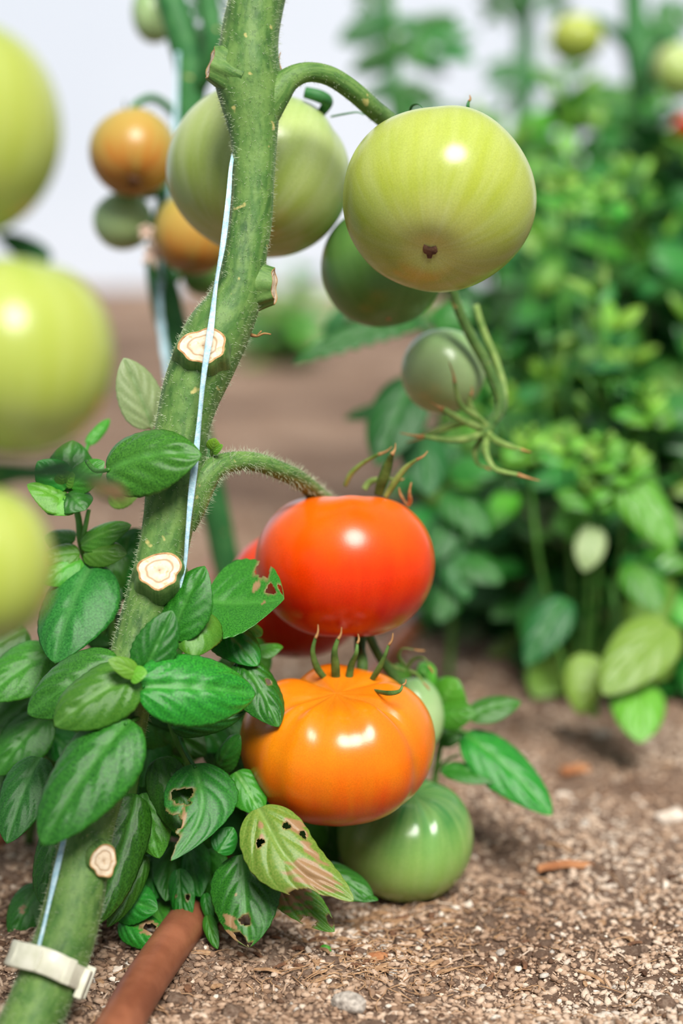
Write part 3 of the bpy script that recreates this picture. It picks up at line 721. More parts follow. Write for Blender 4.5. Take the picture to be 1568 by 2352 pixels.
flat_band([(552, 300, 0.9000, 10), (538, 345, 0.8780, 11), (530, 385, 0.8640, 12), (524, 460, 0.8560, 14), (512, 560, 0.8530, 15), (498, 640, 0.8500, 16), (488, 720, 0.8450, 16), (480, 780, 0.8390, 17), (468, 860, 0.8380, 17), (458, 960, 0.8390, 17), (448, 1060, 0.8380, 17), (438, 1150, 0.8390, 17), (430, 1230, 0.8400, 14), (422, 1310, 0.8420, 13), (394, 1400, 0.8440, 12), (345, 1520, 0.8380, 12), (292, 1620, 0.8296, 13), (226, 1740, 0.8210, 13),
           (176, 1835, 0.8090, 14), (152, 1910, 0.8060, 16), (132, 1990, 0.8040, 15), (116, 2060, 0.8020, 13), (100, 2130, 0.7960, 12), (88, 2180, 0.7920, 11), (86, 2230, 0.7910, 9)], 'twine', 'twine', 'light blue flat support twine running down the front of the thick stem', 'twine')
flat_band([(408, 120, 1.17, 10), (404, 250, 1.17, 12), (392, 420, 1.165, 12), (372, 600, 1.16, 14), (366, 690, 1.155, 18), (372, 770, 1.155, 20), (384, 850, 1.155, 20), (388, 980, 1.16, 18), (370, 1200, 1.17, 16)], 'twine', 'twine', 'blurred blue support twine on the tomato plant behind at left', 'twine')

def make_clip():
    c = P(108, 2218, .801); root = empty('plant_clip', c, 'milky white plastic clip ring around the foot of the thick stem', 'plant clip')
    ax = (P(150, 2140, .808) - P(66, 2352, .791)).normalized()
    ax = (ax + V(0, 0, 1) * .12).normalized()
    X = FW.cross(ax).normalized() * -1; Y = ax.cross(X)
    if X.x < 0: X = -X; Y = -Y
    mw = Matrix.Translation(c) @ Matrix((X, Y, ax)).transposed().to_4x4()
    r0, r1, hh = .0149, .0165, .0054
    def ring(a0, a1, r0, r1, h0, h1, N=60):
        m_ = MB(); vs = []
        for i in range(N + 1):
            a = a0 + (a1 - a0) * i / N; k = 1 + .03 * math.sin(4 * a)
            for r, z in ((r0, h0), (r1, h0), (r1 + .0006, h0 + .0008), (r1 + .0002, (h0 + h1) / 2), (r1 + .0006, h1 - .0008), (r1, h1), (r0, h1)):
                vs.append((math.cos(a) * r * k, math.sin(a) * r * k, z + .0005 * math.sin(3 * a)))
        q = 7
        return m_.add(vs, [(i * q + j, (i + 1) * q + j, (i + 1) * q + (j + 1) % q, i * q + (j + 1) % q) for i in range(N) for j in range(q)] + [tuple(range(q)), tuple(reversed([N * q + j for j in range(q)]))])
    ring(-PI * 1.02, -.98, r0, r1, -hh, hh).build('band', M['plastic'], root, mw=mw)
    ring(-.92, PI * .96, r0, r1, -hh * .9, hh * .9).build('band', M['plastic'], root, mw=mw)
    def bx(name, lo, hi, rotz=0, tilt=0):
        m_ = MB(); box(m_, lo, hi); o = m_.build(name, M['plastic'], root, smooth=False, mw=mw @ Matrix.Rotation(rotz, 4, 'Z') @ Matrix.Rotation(tilt, 4, 'Y'))
        bv = o.modifiers.new('bevel', 'BEVEL'); bv.width = .0006; bv.segments = 3; return o
    bx('hinge', (r1 - .001, -.0022, -.0054), (r1 + .0016, .0022, .0054), -.95)
    bx('latch', (r1 - .0012, -.0032, -.0085), (r1 + .0022, .0034, .0042), -.12)
    bx('latch_tab', (r1 - .0006, -.0016, -.0075), (r1 + .0034, .0012, .0062), .2)
    bx('rib', (r1 - .0006, -.0006, -.0046), (r1 + .001, .0006, .0046), -1.75)
    bx('rib', (r1 - .0006, -.0006, -.0046), (r1 + .001, .0006, .0046), -2.5)
make_clip()

def pipe(label, pts, r, z0=0):
    m_ = MB(); tube(m_, [(Vector((x, y, gh(x, y) * .4 + r * .75 + z0)), r) for x, y in pts], n=90, seg=32)
    o = recenter(m_.build('irrigation_pipe', M['pipe'])); return tag(o, label, 'pipe')
a, b, c = G(255, 2420), G(410, 2190), G(975, 1420)
pr = 50 * .83 / FPX
def thru(a, b, c): return [(a.x - (b.x - a.x) * .6, a.y - (b.y - a.y) * .6), (a.x, a.y), (b.x, b.y), ((b.x + c.x) / 2, (b.y + c.y) / 2), (c.x, c.y), (c.x + (c.x - b.x) * .4, c.y + (c.y - b.y) * .4)]
pipe('reddish brown hose on the soil under the basil, nearest to the camera', thru(a, b, c), pr)
a, b, c = G(-60, 2000), G(90, 1850), G(420, 1420)
pipe('dusty brown hose at the left edge behind the basil', thru(a, b, c), pr * .95)

# ------------------------------------------------------------------ basil around the thick stem
bas = empty('basil_plant', tuple(G(330, 2120)), 'sharp green basil wrapped around the foot of the thick stem, some leaves eaten', 'basil plant')
def bstem(parent, rows, name='basil_stem'):
    m_ = MB(); pxtube(m_, rows, n=30, seg=10, rough=.05, seed=len(rows)); return m_.build(name, M['basil_stem'], parent)
bstem(bas, [(420, 2110, .93, 26), (430, 1980, .92, 24), (440, 1860, .90, 22), (436, 1760, .895, 22), (408, 1700, .888, 20), (390, 1640, .885, 18), (400, 1540, .885, 16), (440, 1420, .885, 14)])
bstem(bas, [(330, 2120, .93, 24), (310, 1980, .90, 22), (300, 1860, .88, 20), (320, 1740, .87, 18), (330, 1640, .865, 16), (316, 1552, .85, 14)])
bstem(bas, [(440, 1860, .90, 20), (500, 1790, .905, 16), (560, 1680, .91, 14), (540, 1540, .905, 12), (500, 1430, .90, 10)])
bstem(bas, [(330, 2100, .94, 22), (230, 1990, .95, 20), (190, 1850, .95, 18), (180, 1700, .94, 16), (220, 1500, .93, 14), (262, 1380, .92, 16), (240, 1340, .915, 12)])
L = lambda *a, **k: leaf(bas, *a, **k)
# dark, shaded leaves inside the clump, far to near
rnd = random.Random(77)
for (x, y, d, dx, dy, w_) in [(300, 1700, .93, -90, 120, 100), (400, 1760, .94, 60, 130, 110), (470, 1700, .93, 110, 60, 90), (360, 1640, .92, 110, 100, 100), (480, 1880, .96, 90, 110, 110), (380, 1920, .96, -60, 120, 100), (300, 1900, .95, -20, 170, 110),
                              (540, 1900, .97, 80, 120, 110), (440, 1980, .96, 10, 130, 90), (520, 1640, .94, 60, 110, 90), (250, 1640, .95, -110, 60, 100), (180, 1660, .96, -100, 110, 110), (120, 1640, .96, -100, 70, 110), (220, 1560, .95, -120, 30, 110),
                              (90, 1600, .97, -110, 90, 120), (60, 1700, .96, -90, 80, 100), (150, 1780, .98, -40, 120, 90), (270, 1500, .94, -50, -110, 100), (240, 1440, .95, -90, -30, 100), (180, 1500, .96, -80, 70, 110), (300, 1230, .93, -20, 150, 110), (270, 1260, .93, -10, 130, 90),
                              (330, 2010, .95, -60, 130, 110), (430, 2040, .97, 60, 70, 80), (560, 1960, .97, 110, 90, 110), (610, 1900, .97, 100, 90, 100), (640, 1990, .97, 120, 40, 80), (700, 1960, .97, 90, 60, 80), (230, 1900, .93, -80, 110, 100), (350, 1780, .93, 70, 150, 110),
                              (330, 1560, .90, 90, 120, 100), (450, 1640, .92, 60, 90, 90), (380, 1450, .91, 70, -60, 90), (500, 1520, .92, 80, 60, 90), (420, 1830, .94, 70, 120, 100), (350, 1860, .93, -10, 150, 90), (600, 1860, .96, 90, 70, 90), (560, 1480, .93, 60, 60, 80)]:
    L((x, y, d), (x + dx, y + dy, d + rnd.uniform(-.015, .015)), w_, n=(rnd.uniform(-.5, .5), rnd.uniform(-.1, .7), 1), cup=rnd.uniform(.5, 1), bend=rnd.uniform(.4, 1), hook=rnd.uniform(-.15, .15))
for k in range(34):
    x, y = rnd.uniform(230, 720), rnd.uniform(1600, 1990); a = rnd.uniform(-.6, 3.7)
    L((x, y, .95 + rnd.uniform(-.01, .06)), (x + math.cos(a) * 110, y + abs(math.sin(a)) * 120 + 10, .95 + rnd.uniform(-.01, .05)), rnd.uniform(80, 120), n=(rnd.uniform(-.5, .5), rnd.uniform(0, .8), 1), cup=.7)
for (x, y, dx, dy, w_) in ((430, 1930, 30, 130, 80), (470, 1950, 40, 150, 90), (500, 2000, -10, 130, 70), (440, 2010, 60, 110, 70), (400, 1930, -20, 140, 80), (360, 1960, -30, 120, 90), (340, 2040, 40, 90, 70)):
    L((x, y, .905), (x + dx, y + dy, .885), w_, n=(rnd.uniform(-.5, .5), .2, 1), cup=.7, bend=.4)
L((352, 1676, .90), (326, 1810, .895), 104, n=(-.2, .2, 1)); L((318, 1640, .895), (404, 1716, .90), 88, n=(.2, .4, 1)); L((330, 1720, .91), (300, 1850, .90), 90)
# the leaves one can point at
L((238, 1082, .842), (462, 1026, .832), 150, n=(-.1, .5, 1), cup=.85, bend=.9, quilt=.035, veins=4, hook=.2, pet=(200, 1060, .86))
L((352, 984, .90), (284, 822, .895), 98, n=(.35, .2, 1), mat='basil_pale', cup=.35, bend=.3, quilt=.03, label='pale mottled leaf', pet=(350, 1040, .91))
L((200, 1022, .93), (252, 962, .94), 30, n=(.5, 1, .6), mat='basil_bright', pet=(186, 1060, .90))
L((470, 1380, .875), (652, 1376, .862), 178, n=(.0, .8, .75), cup=.3, bend=-.3, quilt=.014, fold=.25, holes=((.62, -.95, .10, .42), (.80, -.35, .07, .16), (.93, -.7, .05, .2)), browns=((.60, -.35, .05, .12), (.74, .05, .03, .06)), nt_=64, ns=40, label='large leaf with torn upper edge')
L((388, 1470, .84), (470, 1300, .842), 112, n=(-.45, .3, 1), cup=.7, bend=.5, quilt=.03)
L((326, 1556, .826), (396, 1402, .828), 98, n=(.15, .2, 1), cup=.35, bend=.4, quilt=.035, tooth=.03)
L((452, 1396, .852), (444, 1510, .836), 128, n=(.1, .6, 1), mat='basil_bright', cup=1.25, bend=1.3, quilt=.03)
L((492, 1420, .88), (592, 1530, .868), 92, n=(.3, .6, 1), cup=.9, bend=.8, quilt=.035)
L((552, 1514, .873), (640, 1670, .862), 98, n=(.45, .45, 1), cup=.9, bend=.8, quilt=.03, mat='basil', holes=((.44, -.42, .045, .14),), nt_=56, ns=36)
L((560, 1430, .885), (600, 1462, .88), 40, n=(0, .9, .5), mat='basil_tip')
L((586, 1494, .90), (650, 1486, .90), 34, n=(0, .9, .5))
L((312, 1576, .818), (588, 1596, .84), 158, n=(.05, .42, 1), cup=.75, bend=.85, quilt=.038, veins=5, hook=-.02, pet=(300, 1560, .85))
L((390, 1668, .875), (566, 1632, .872), 74, n=(.1, .1, 1), cup=.6, bend=.5)
L((280, 1516, .836), (62, 1640, .832), 136, n=(-.3, .5, 1), cup=.7, bend=.8, quilt=.03)
L((316, 1544, .822), (124, 1668, .81), 136, n=(-.1, .5, 1), cup=.85, bend=.9, quilt=.04, mat='basil_bright')
L((318, 1548, .816), (248, 1516, .81), 42, n=(0, .5, 1), mat='basil_tip', cup=.3)
L((298, 1552, .815), (338, 1546, .812), 38, n=(0, .6, 1), mat='basil_bright', cup=.3)
L((300, 1646, .815), (96, 1942, .790), 176, n=(-.25, .45, 1), cup=.8, bend=.7, quilt=.028, veins=5, pet=(330, 1636, .85))
L((362, 1738, .872), (432, 1926, .862), 106, n=(-.2, .3, 1), cup=.8, bend=.5, quilt=.03)
L((326, 1820, .872), (366, 1972, .866), 94, n=(-.1, .3, 1), cup=.8, bend=.5)
L((318, 1822, .862), (222, 2136, .836), 118, n=(.55, .2, 1), cup=.8, bend=.35, quilt=.02, veins=5, hook=.10)
L((336, 1960, .875), (246, 2130, .86), 60, n=(.9, .2, .7), cup=.3, bend=.4)
L((498, 1770, .885), (552, 1688, .875), 56, n=(-.5, .2, 1), cup=1.3, bend=1.0, mat='basil')
L((446, 1752, .866), (492, 1960, .842), 158, n=(.2, .25, 1), cup=.35, bend=.3, quilt=.012, hook=1.0, mat='basil', holes=((.34, .52, .085, .30), (.44, .38, .03, .07), (.62, 1.0, .15, .42), (.86, .95, .14, .5)), browns=((.60, .5, .1, .07),), nt_=70, ns=44, pet=(412, 1690, .88), label='leaf eaten through with a curled tip')
L((540, 1770, .878), (600, 1872, .870), 84, n=(.2, .4, 1), mat='basil_bright', cup=.7)
L((500, 1960, .86), (536, 1900, .866), 60, n=(.3, .3, 1), cup=.5, mat='basil')
L((592, 1852, .860), (722, 2112, .832), 158, n=(.1, .4, 1), mat='basil_olive', cup=.7, bend=.55, quilt=.022, hook=-.75, holes=((.30, .42, .035, .13), (.26, -.45, .04, .12), (.36, -.75, .04, .10), (.60, .0, .015, .03), (.86, .95, .12, .6)), browns=((.30, -.72, .10, .22), (.16, .2, .03, .08), (.26, .3, .03, .08), (.52, -.65, .10, .14), (.72, -.15, .15, .50), (.60, -.2, .06, .2)), nt_=76, ns=48, label='yellowish leaf full of holes with brown patches')
L((556, 1960, .868), (572, 2176, .852), 156, n=(-.1, .25, 1), mat='basil', cup=.55, bend=.5, quilt=.02, holes=((.72, .05, .06, .2), (.92, .5, .09, .35), (.99, -.2, .05, .3)), browns=((.72, .6, .08, .2), (.45, .25, .02, .03), (.86, .9, .06, .2)), nt_=66, ns=40, label='drooping leaf with eaten tip')
L((600, 1990, .875), (768, 2140, .862), 84, n=(.1, .5, 1), mat='basil_bright', cup=.4, bend=.4, browns=((.25, 0, .34, .9),), holes=((.75, .7, .08, .4), (.9, -.6, .06, .4)), nt_=56, ns=34, label='leaf with a large papery brown patch')
L((728, 1992, .90), (858, 2066, .892), 66, n=(.1, .8, .8), cup=.7)
L((818, 2056, .895), (868, 2068, .89), 20, n=(0, 1, .4))
L((410, 1994, .885), (424, 2134, .878), 60, n=(-.3, .2, 1), cup=.7, bend=.3, holes=((.45, .3, .03, .09), (.5, -.5, .06, .16)), nt_=44, ns=28)
L((258, 2060, .885), (362, 2090, .872), 92, n=(-.1, .5, 1), cup=.8, holes=((.45, -.1, .05, .1),), nt_=44, ns=28)
L((276, 2110, .882), (384, 2170, .868), 78, n=(.1, .4, 1), cup=.8, holes=((.62, -.3, .12, .3),), browns=((.6, -.3, .2, .4),), nt_=44, ns=28, label='leaf with a rotten brown hole')
L((92, 2030, .90), (26, 2158, .89), 84, n=(-.2, .4, 1), cup=.6, browns=((.5, .1, .07, .12),))
L((136, 1890, .86), (94, 2076, .85), 86, n=(-.4, .1, 1), cup=.5, bend=.3)
L((474, 2100, .88), (500, 2180, .87), 34, n=(-.3, .2, 1), cup=.5, mat='basil_bright')
L((470, 2050, .885), (486, 2120, .88), 30, n=(-.3, .2, 1), cup=.5)
L((1010 - 262, 1885, .97), (1040 - 262, 1960, .97), 60, n=(.2, .3, 1))
L((600, 2100, .93), (700, 2120, .94), 50, n=(.2, .6, 1))
L((752, 2170, .875), (742, 2196, .872), 26, n=(.2, .6, 1), mat='basil_bright', name='leaf')

left_basil = empty('basil_plant', tuple(G(60, 1990)), 'basil shoots at the left edge behind the close blurred green tomatoes', 'basil plant')
Q = lambda *a, **k: leaf(left_basil, *a, **k)
bstem(left_basil, [(230, 1800, .97, 20), (262, 1560, .935, 20), (250, 1400, .92, 20), (206, 1310, .905, 16), (186, 1250, .895, 16), (180, 1190, .89, 16), (160, 1120, .885, 12)])
bstem(left_basil, [(60, 1990, 1.03, 22), (80, 1850, .98, 20), (120, 1700, .94, 18), (110, 1560, .93, 16), (130, 1400, .92, 12)])
bstem(left_basil, [(190, 1240, .893, 12), (196, 1210, .89, 12), (204, 1170, .89, 10)])
Q((212, 1290, .885), (126, 1524, .858), 178, n=(-.35, .35, 1), cup=.75, bend=.7, quilt=.022, mat='basil_back', label='broad soft green leaf')
Q((182, 1252, .888), (302, 1206, .882), 56, n=(.1, .7, 1), mat='basil_bright')
Q((190, 1270, .886), (292, 1272, .878), 62, n=(.1, .5, 1), mat='basil_bright', cup=.8, bend=.8)
Q((184, 1268, .887), (92, 1286, .885), 56, n=(-.1, .6, 1), mat='basil_bright')
Q((186, 1280, .886), (96, 1340, .88), 80, n=(-.2, .5, 1), mat='basil_bright', cup=.8)
Q((172, 1240, .9), (100, 1232, .905), 54, n=(-.1, .8, .8))
Q((150, 1130, .88), (166, 1010, .89), 118, n=(-.1, .2, 1), cup=.9, bend=.6, quilt=.035)
Q((152, 1125, .876), (86, 1060, .872), 84, n=(-.3, .4, 1), cup=.8)
Q((150, 1130, .872), (110, 1182, .866), 86, n=(-.1, .7, 1), cup=.8, mat='basil_bright')
Q((156, 1130, .872), (196, 1172, .866), 78, n=(.2, .7, 1), cup=.8)
Q((160, 1120, .875), (240, 1060, .872), 66, n=(.2, .6, 1), cup=.6, mat='basil')
Q((168, 1165, .872), (62, 1112, .87), 54, n=(-.1, .9, .6), mat='basil_bright')
Q((150, 1112, .866), (140, 1080, .860), 40, n=(0, .5, 1), mat='basil_tip', name='tip_leaf')
Q((150, 1112, .866), (172, 1090, .860), 34, n=(0, .5, 1), mat='basil_tip', name='tip_leaf')
Q((130, 1490, .90), (-40, 1606, .885), 124, n=(-.1, .6, 1), cup=.6, quilt=.03)
Q((60, 1440, .92), (-60, 1520, .91), 110, n=(0, .6, 1))
Q((92, 1734, .872), (16, 1938, .85), 116, n=(-.2, .4, 1), cup=.6, quilt=.03, mat='basil_back')
Q((70, 1600, .92), (-60, 1720, .91), 110, n=(-.2, .4, 1), cup=.5)
Q((110, 1640, .91), (-10, 1780, .90), 110, n=(-.2, .4, 1), cup=.5)
Q((20, 1740, .93), (-60, 1840, .92), 90, n=(-.2, .4, 1), cup=.5)
Q((110, 1680, .92), (184, 1750, .91), 80, n=(.2, .4, 1), cup=.7)
Q((330, 1215, .93), (262, 1380, .93), 110, n=(-.4, .1, 1), cup=.4, bend=.3)
Q((240, 1340, .92), (150, 1440, .915), 90, n=(-.2, .4, 1), cup=.5)
Q((236, 1420, .925), (270, 1330, .93), 60, n=(-.2, .4, 1), cup=.5)
Q((200, 1430, .93), (262, 1480, .925), 70, n=(.1, .8, .7), cup=.5)
Q((250, 1130, .91), (345, 1110, .90), 80, n=(0, .7, .7), mat='basil_olive', browns=((.3, -.2, .22, .6),))

rbas = empty('basil_seedling', tuple(G(1010, 1850)), 'small basil sprig with drooping leaves behind the right side of the orange tomato', 'basil plant')
Rr = lambda *a, **k: leaf(rbas, *a, **k)
bstem(rbas, [(985, 1900, 1.02, 14), (1000, 1780, 1.01, 14), (1012, 1690, 1.0, 14), (1000, 1600, .99, 12), (970, 1540, .98, 10)])
bstem(rbas, [(1012, 1690, 1.0, 10), (1040, 1680, 1.0, 10), (1070, 1682, .995, 9)])
bstem(rbas, [(1000, 1780, 1.01, 8), (1020, 1750, 1.0, 8), (1052, 1734, .99, 5)])
Rr((1012, 1620, .985), (1052, 1560, .98), 84, n=(0, .7, 1), mat='basil_bright', cup=.9, bend=.9)
Rr((1000, 1640, .982), (1092, 1640, .972), 66, n=(0, .5, 1), cup=.8)
Rr((1072, 1646, .99), (1196, 1612, .995), 52, n=(.1, .8, .7), cup=.5, mat='basil')
Rr((1064, 1682, .992), (1268, 1872, .972), 104, n=(.35, .55, 1), cup=.6, bend=.6, quilt=.022, mat='basil', label='long drooping leaf')
Rr((1012, 1762, .985), (1146, 1800, .975), 42, n=(0, .9, .5), cup=.5, hook=-.1)
Rr((1002, 1700, 1.0), (1066, 1680, 1.0), 40, n=(0, .7, .7))
Rr((960, 1560, .99), (1000, 1536, .985), 60, n=(0, .6, 1), mat='basil_bright', cup=.8)
Rr((940, 1570, .985), (900, 1530, .98), 50, n=(0, .6, 1), mat='basil_bright', cup=.8)
Rr((990, 1600, .99), (966, 1520, .985), 50, n=(0, .6, 1), mat='basil', cup=.6)

# a tomato leaf hanging behind, in the middle
mid = empty('tomato_plant', tuple(G(1010, 1560)), 'low tomato side branch with dark leaflets behind the small green tomato', 'tomato plant')
bstem(mid, [(1030, 1560, 1.32, 14), (1040, 1340, 1.30, 13), (1014, 1000, 1.26, 14), (1000, 820, 1.20, 16), (960, 740, 1.17, 12)], 'branch')
leaf(mid, (965, 738, 1.14), (672, 838, 1.12), 62, n=(.1, .8, .6), mat='tomato_leaf', tooth=.14, name='leaflet', hook=.0, cup=.4, bend=.7)
leaf(mid, (975, 745, 1.16), (740, 770, 1.2), 60, n=(.1, .6, .8), mat='tomato_leaf', tooth=.12, name='leaflet')
leaf(mid, (800, 700, 1.3), (745, 775, 1.3), 40, n=(.1, .6, .8), mat='tomato_leaf', tooth=.12, name='leaflet')
leaf(mid, (955, 862, 1.16), (868, 1072, 1.13), 128, n=(-.3, .2, 1), mat='tomato_leaf', name='leaflet', cup=.4)
leaf(mid, (960, 980, 1.18), (985, 1140, 1.15), 110, n=(.3, .2, 1), mat='tomato_leaf', name='leaflet', cup=.4)
leaf(mid, (900, 930, 1.2), (790, 964, 1.2), 34, n=(0, .9, .6), mat='tomato_leaf', name='leaflet')
leaf(mid, (1000, 760, 1.17), (1080, 700, 1.17), 90, n=(0, .4, 1), mat='basil_back', name='leaflet')
for (x, y, dx, dy, w_) in ((1030, 1120, 90, 110, 100), (1040, 1180, -60, 120, 90), (1040, 1260, 110, 80, 90), (1036, 1060, 110, 30, 80), (1040, 1320, -30, 110, 80), (1030, 1230, 40, 150, 90)):
    leaf(mid, (x, y, 1.26), (x + dx, y + dy, 1.24), w_, n=(dx / 200, .5, 1), mat='basil_back', name='leaflet')
leaf(mid, (1010, 790, 1.2), (1080, 880, 1.2), 90, n=(0, .4, 1), mat='basil_back', name='leaflet')

# ------------------------------------------------------------------ basil row behind on the right
def fast_objs(variants):
    out = []
    for me in variants:
        n = len(me.vertices); a = np.empty(n * 3); me.vertices.foreach_get('co', a)
        f = [tuple(p.vertices) for p in me.polygons]; at = {}
        for k in ('vein', 'brown'):
            q = np.empty(n, dtype=np.float32); me.attributes[k].data.foreach_get('value', q); at[k] = q
        out.append((a.reshape(-1, 3), f, at))
    return out
VAR = {}
for mk in ('basil_back', 'basil_bright', 'basil_tip', 'basil_olive', 'basil_pale'):
    VAR[mk] = [leaf_mesh('leaf_' + mk, M[mk], nt_=16, ns=10, width=wv, cup=cv, bend=bv, quilt=.035, veins=5, seed=sv, thick=.008, hook=hv)
               for wv, cv, bv, sv, hv in ((.56, .8, .9, 1, .1), (.62, .6, 1.3, 2, -.1), (.5, 1.0, .6, 3, 0), (.66, .5, .3, 4, .05))]
def bush(label, base, height, spread, nst, size, seed, lean=(0, 0), tipc=1.0, cap=100, node=.026, z0=.02, pale=.08, name='basil_plant'):
    rnd = random.Random(seed); root = empty(name, (base[0], base[1], 0), label, 'basil plant', 'basil bushes in the row behind')
    sm = MB(); cand = []
    for s in range(nst):
        az = 2 * math.pi * s / nst + rnd.uniform(-.5, .5); sprd = spread * rnd.uniform(.35, 1.0); h = height * rnd.uniform(.72, 1.0)
        pts = []
        for q in range(6):
            u = q / 5
            pts.append(Vector((base[0] + math.cos(az) * sprd * u ** .8 + lean[0] * u + rnd.uniform(-.004, .004), base[1] + math.sin(az) * sprd * u ** .8 + lean[1] * u + rnd.uniform(-.004, .004), -.005 + h * u ** 1.1)))
        cs, _ = tube(sm, [(p, .0030 - .0018 * i / 5) for i, p in enumerate(pts)], n=16, seg=7)
        tot = sum((cs[i + 1] - cs[i]).length for i in range(15)); nn = max(3, int((tot - z0) / node)); az0 = rnd.uniform(0, 3.14)
        for k in range(nn + 1):
            u = (z0 + (tot - z0) * k / nn) / tot; fi = min(u * 15, 14.99); p = cs[int(fi)].lerp(cs[int(fi) + 1], fi % 1)
            top = k >= nn - 1
            for side in (0, 1) + ((2, 3) if top else ()):
                aa = az0 + k * 1.571 + side * math.pi * (1 if side < 2 else .5) + rnd.uniform(-.4, .4)
                sz = size * rnd.uniform(.75, 1.15) * (.55 + .6 * math.sin(math.pi * min(1, .25 + .6 * (1 - u)))) * (.42 if top else 1)
                el = rnd.uniform(-.75, .25) + (.9 if top else 0)
                d = Vector((math.cos(aa) * math.cos(el), math.sin(aa) * math.cos(el), math.sin(el)))
                nrm = (Vector((0, 0, 1)) + Vector((rnd.gauss(0, .4), rnd.gauss(0, .35) - .75, 0))).normalized()
                B = p + Vector((d.x, d.y, d.z * .3)) * sz * .18; r = rnd.random()
                mk = 'basil_tip' if (top and r < .45 * tipc) else ('basil_pale' if r < pale * .4 else 'basil_olive' if r < pale else 'basil_bright' if r < pale + .2 * (1 if u > .5 else .4) else 'basil_back')
                tipz = (B + d * sz).z
                if tipz < .004: d.z += (.006 - tipz) / sz; d.normalize()
                cand.append((frame(B, B + d * sz, nrm), mk, rnd.randrange(4), B))
    sm.build('stem', M['basil_stem'], root)
    def seen(c):   # larger on the picture: nearer to the camera's side and in front
        b = c[3]; x = b.x / b.y * FPX + 784
        return (0 if -60 < x < 1640 else 10) + (b - Vector((0, 0, CAMH))).length
    cand.sort(key=seen)
    for mw, mk, vi, b in cand[:cap]: link('leaf', VAR[mk][vi], root, mw)
    rest = cand[cap:]
    if rest:
        AV, AF, AT, MI = [], [], {'vein': [], 'brown': []}, []
        mks = list(VAR); off = 0
        for mw, mk, vi, b in rest:
            a, f, at = GEO[mk][vi]; R3 = np.array(mw)
            AV.append(a @ R3[:3, :3].T + R3[:3, 3]); AF.extend([tuple(i + off for i in q) for q in f]); MI.extend([mks.index(mk)] * len(f)); off += len(a)
            for k in AT: AT[k].append(at[k])
        A = np.concatenate(AV); me = bpy.data.meshes.new('inner_foliage'); me.from_pydata(A.tolist(), [], AF)
        for k in mks: me.materials.append(M[k])
        me.polygons.foreach_set('material_index', MI); me.polygons.foreach_set('use_smooth', [True] * len(AF))
        for k in AT: q = me.attributes.new(k, 'FLOAT', 'POINT'); q.data.foreach_set('value', np.concatenate(AT[k]))
        link('inner_foliage', me, root)['kind'] = 'stuff'
    return root
GEO = {k: fast_objs(v) for k, v in VAR.items()}
g = lambda px, py: (G(px, py).x, G(px, py).y)
def at(px, y): return ((px - 784) / FPX * y, y)
bush('front basil bush at right with bright yellow-green shoot tips, lowest of the row', at(1330, 1.32), .255, .070, 8, .052, 201, cap=100)
bush('low basil bush left of the right hand row, behind the red tomato', at(1115, 1.45), .19, .07, 7, .056, 221, cap=90)
bush('basil bush at the right edge beside the front one, big lower leaves near the soil', at(1550, 1.30), .29, .075, 8, .056, 202, cap=100)
bush('basil bush just left of the row, thin and leaning towards the tomatoes', at(1200, 1.52), .26, .085, 7, .058, 203, cap=100, lean=(-.01, 0))
bush('dense basil bush behind the front one, middle of the right side', at(1350, 1.56), .37, .09, 9, .064, 204, cap=100)
bush('tall basil bush at the right edge in the second rank', at(1560, 1.55), .40, .095, 9, .064, 205, cap=100)
bush('basil bush behind the largest pale green tomato', at(1225, 1.82), .43, .10, 10, .074, 206, cap=100)
bush('tall blurred basil bush in the third rank at right', at(1420, 1.88), .475, .11, 10, .076, 207, cap=100)
bush('tall blurred basil bush far back at the right edge', at(1600, 1.9), .49, .12, 10, .076, 208, cap=100)
bush('small faraway basil between the stem and the hanging green tomatoes', at(640, 3.6), .17, .12, 8, .06, 209, cap=60, pale=.5)
# big near leaves low on the right bush
rb = empty('basil_plant', tuple(G(1440, 1640)), 'low basil sprig with large yellow-green leaves touching the soil under the right bush', 'basil plant')
bstem(rb, [(1440, 1640, 1.19, 16), (1430, 1540, 1.20, 16), (1420, 1440, 1.22, 14), (1400, 1330, 1.24, 12)])
leaf(rb, (1460, 1560, 1.16), (1470, 1706, 1.13), 122, n=(0, .35, 1), mat='basil_bright', cup=.5)
leaf(rb, (1540, 1425, 1.17), (1385, 1596, 1.14), 130, n=(-.2, .5, 1), mat='basil_olive', cup=.4)
leaf(rb, (1350, 1500, 1.19), (1330, 1640, 1.18), 90, n=(0, .4, 1), mat='basil_olive', cup=.5)
leaf(rb, (1300, 1370, 1.2), (1208, 1530, 1.18), 90, n=(-.2, .3, 1), mat='basil_back', cup=.4)
leaf(rb, (1300, 1540, 1.2), (1372, 1648, 1.18), 60, n=(0, .4, 1), mat='basil_olive', cup=.5)
leaf(rb, (1450, 1290, 1.2), (1512, 1404, 1.18), 100, n=(.2, .3, 1), mat='basil_bright', cup=.6)
leaf(rb, (1366, 1208, 1.21), (1340, 1312, 1.2), 70, n=(0, .3, 1), mat='basil_pale', cup=.4)
leaf(rb, (1430, 1090, 1.2), (1545, 1265, 1.18), 110, n=(.2, .4, 1), mat='basil_bright', cup=.6)

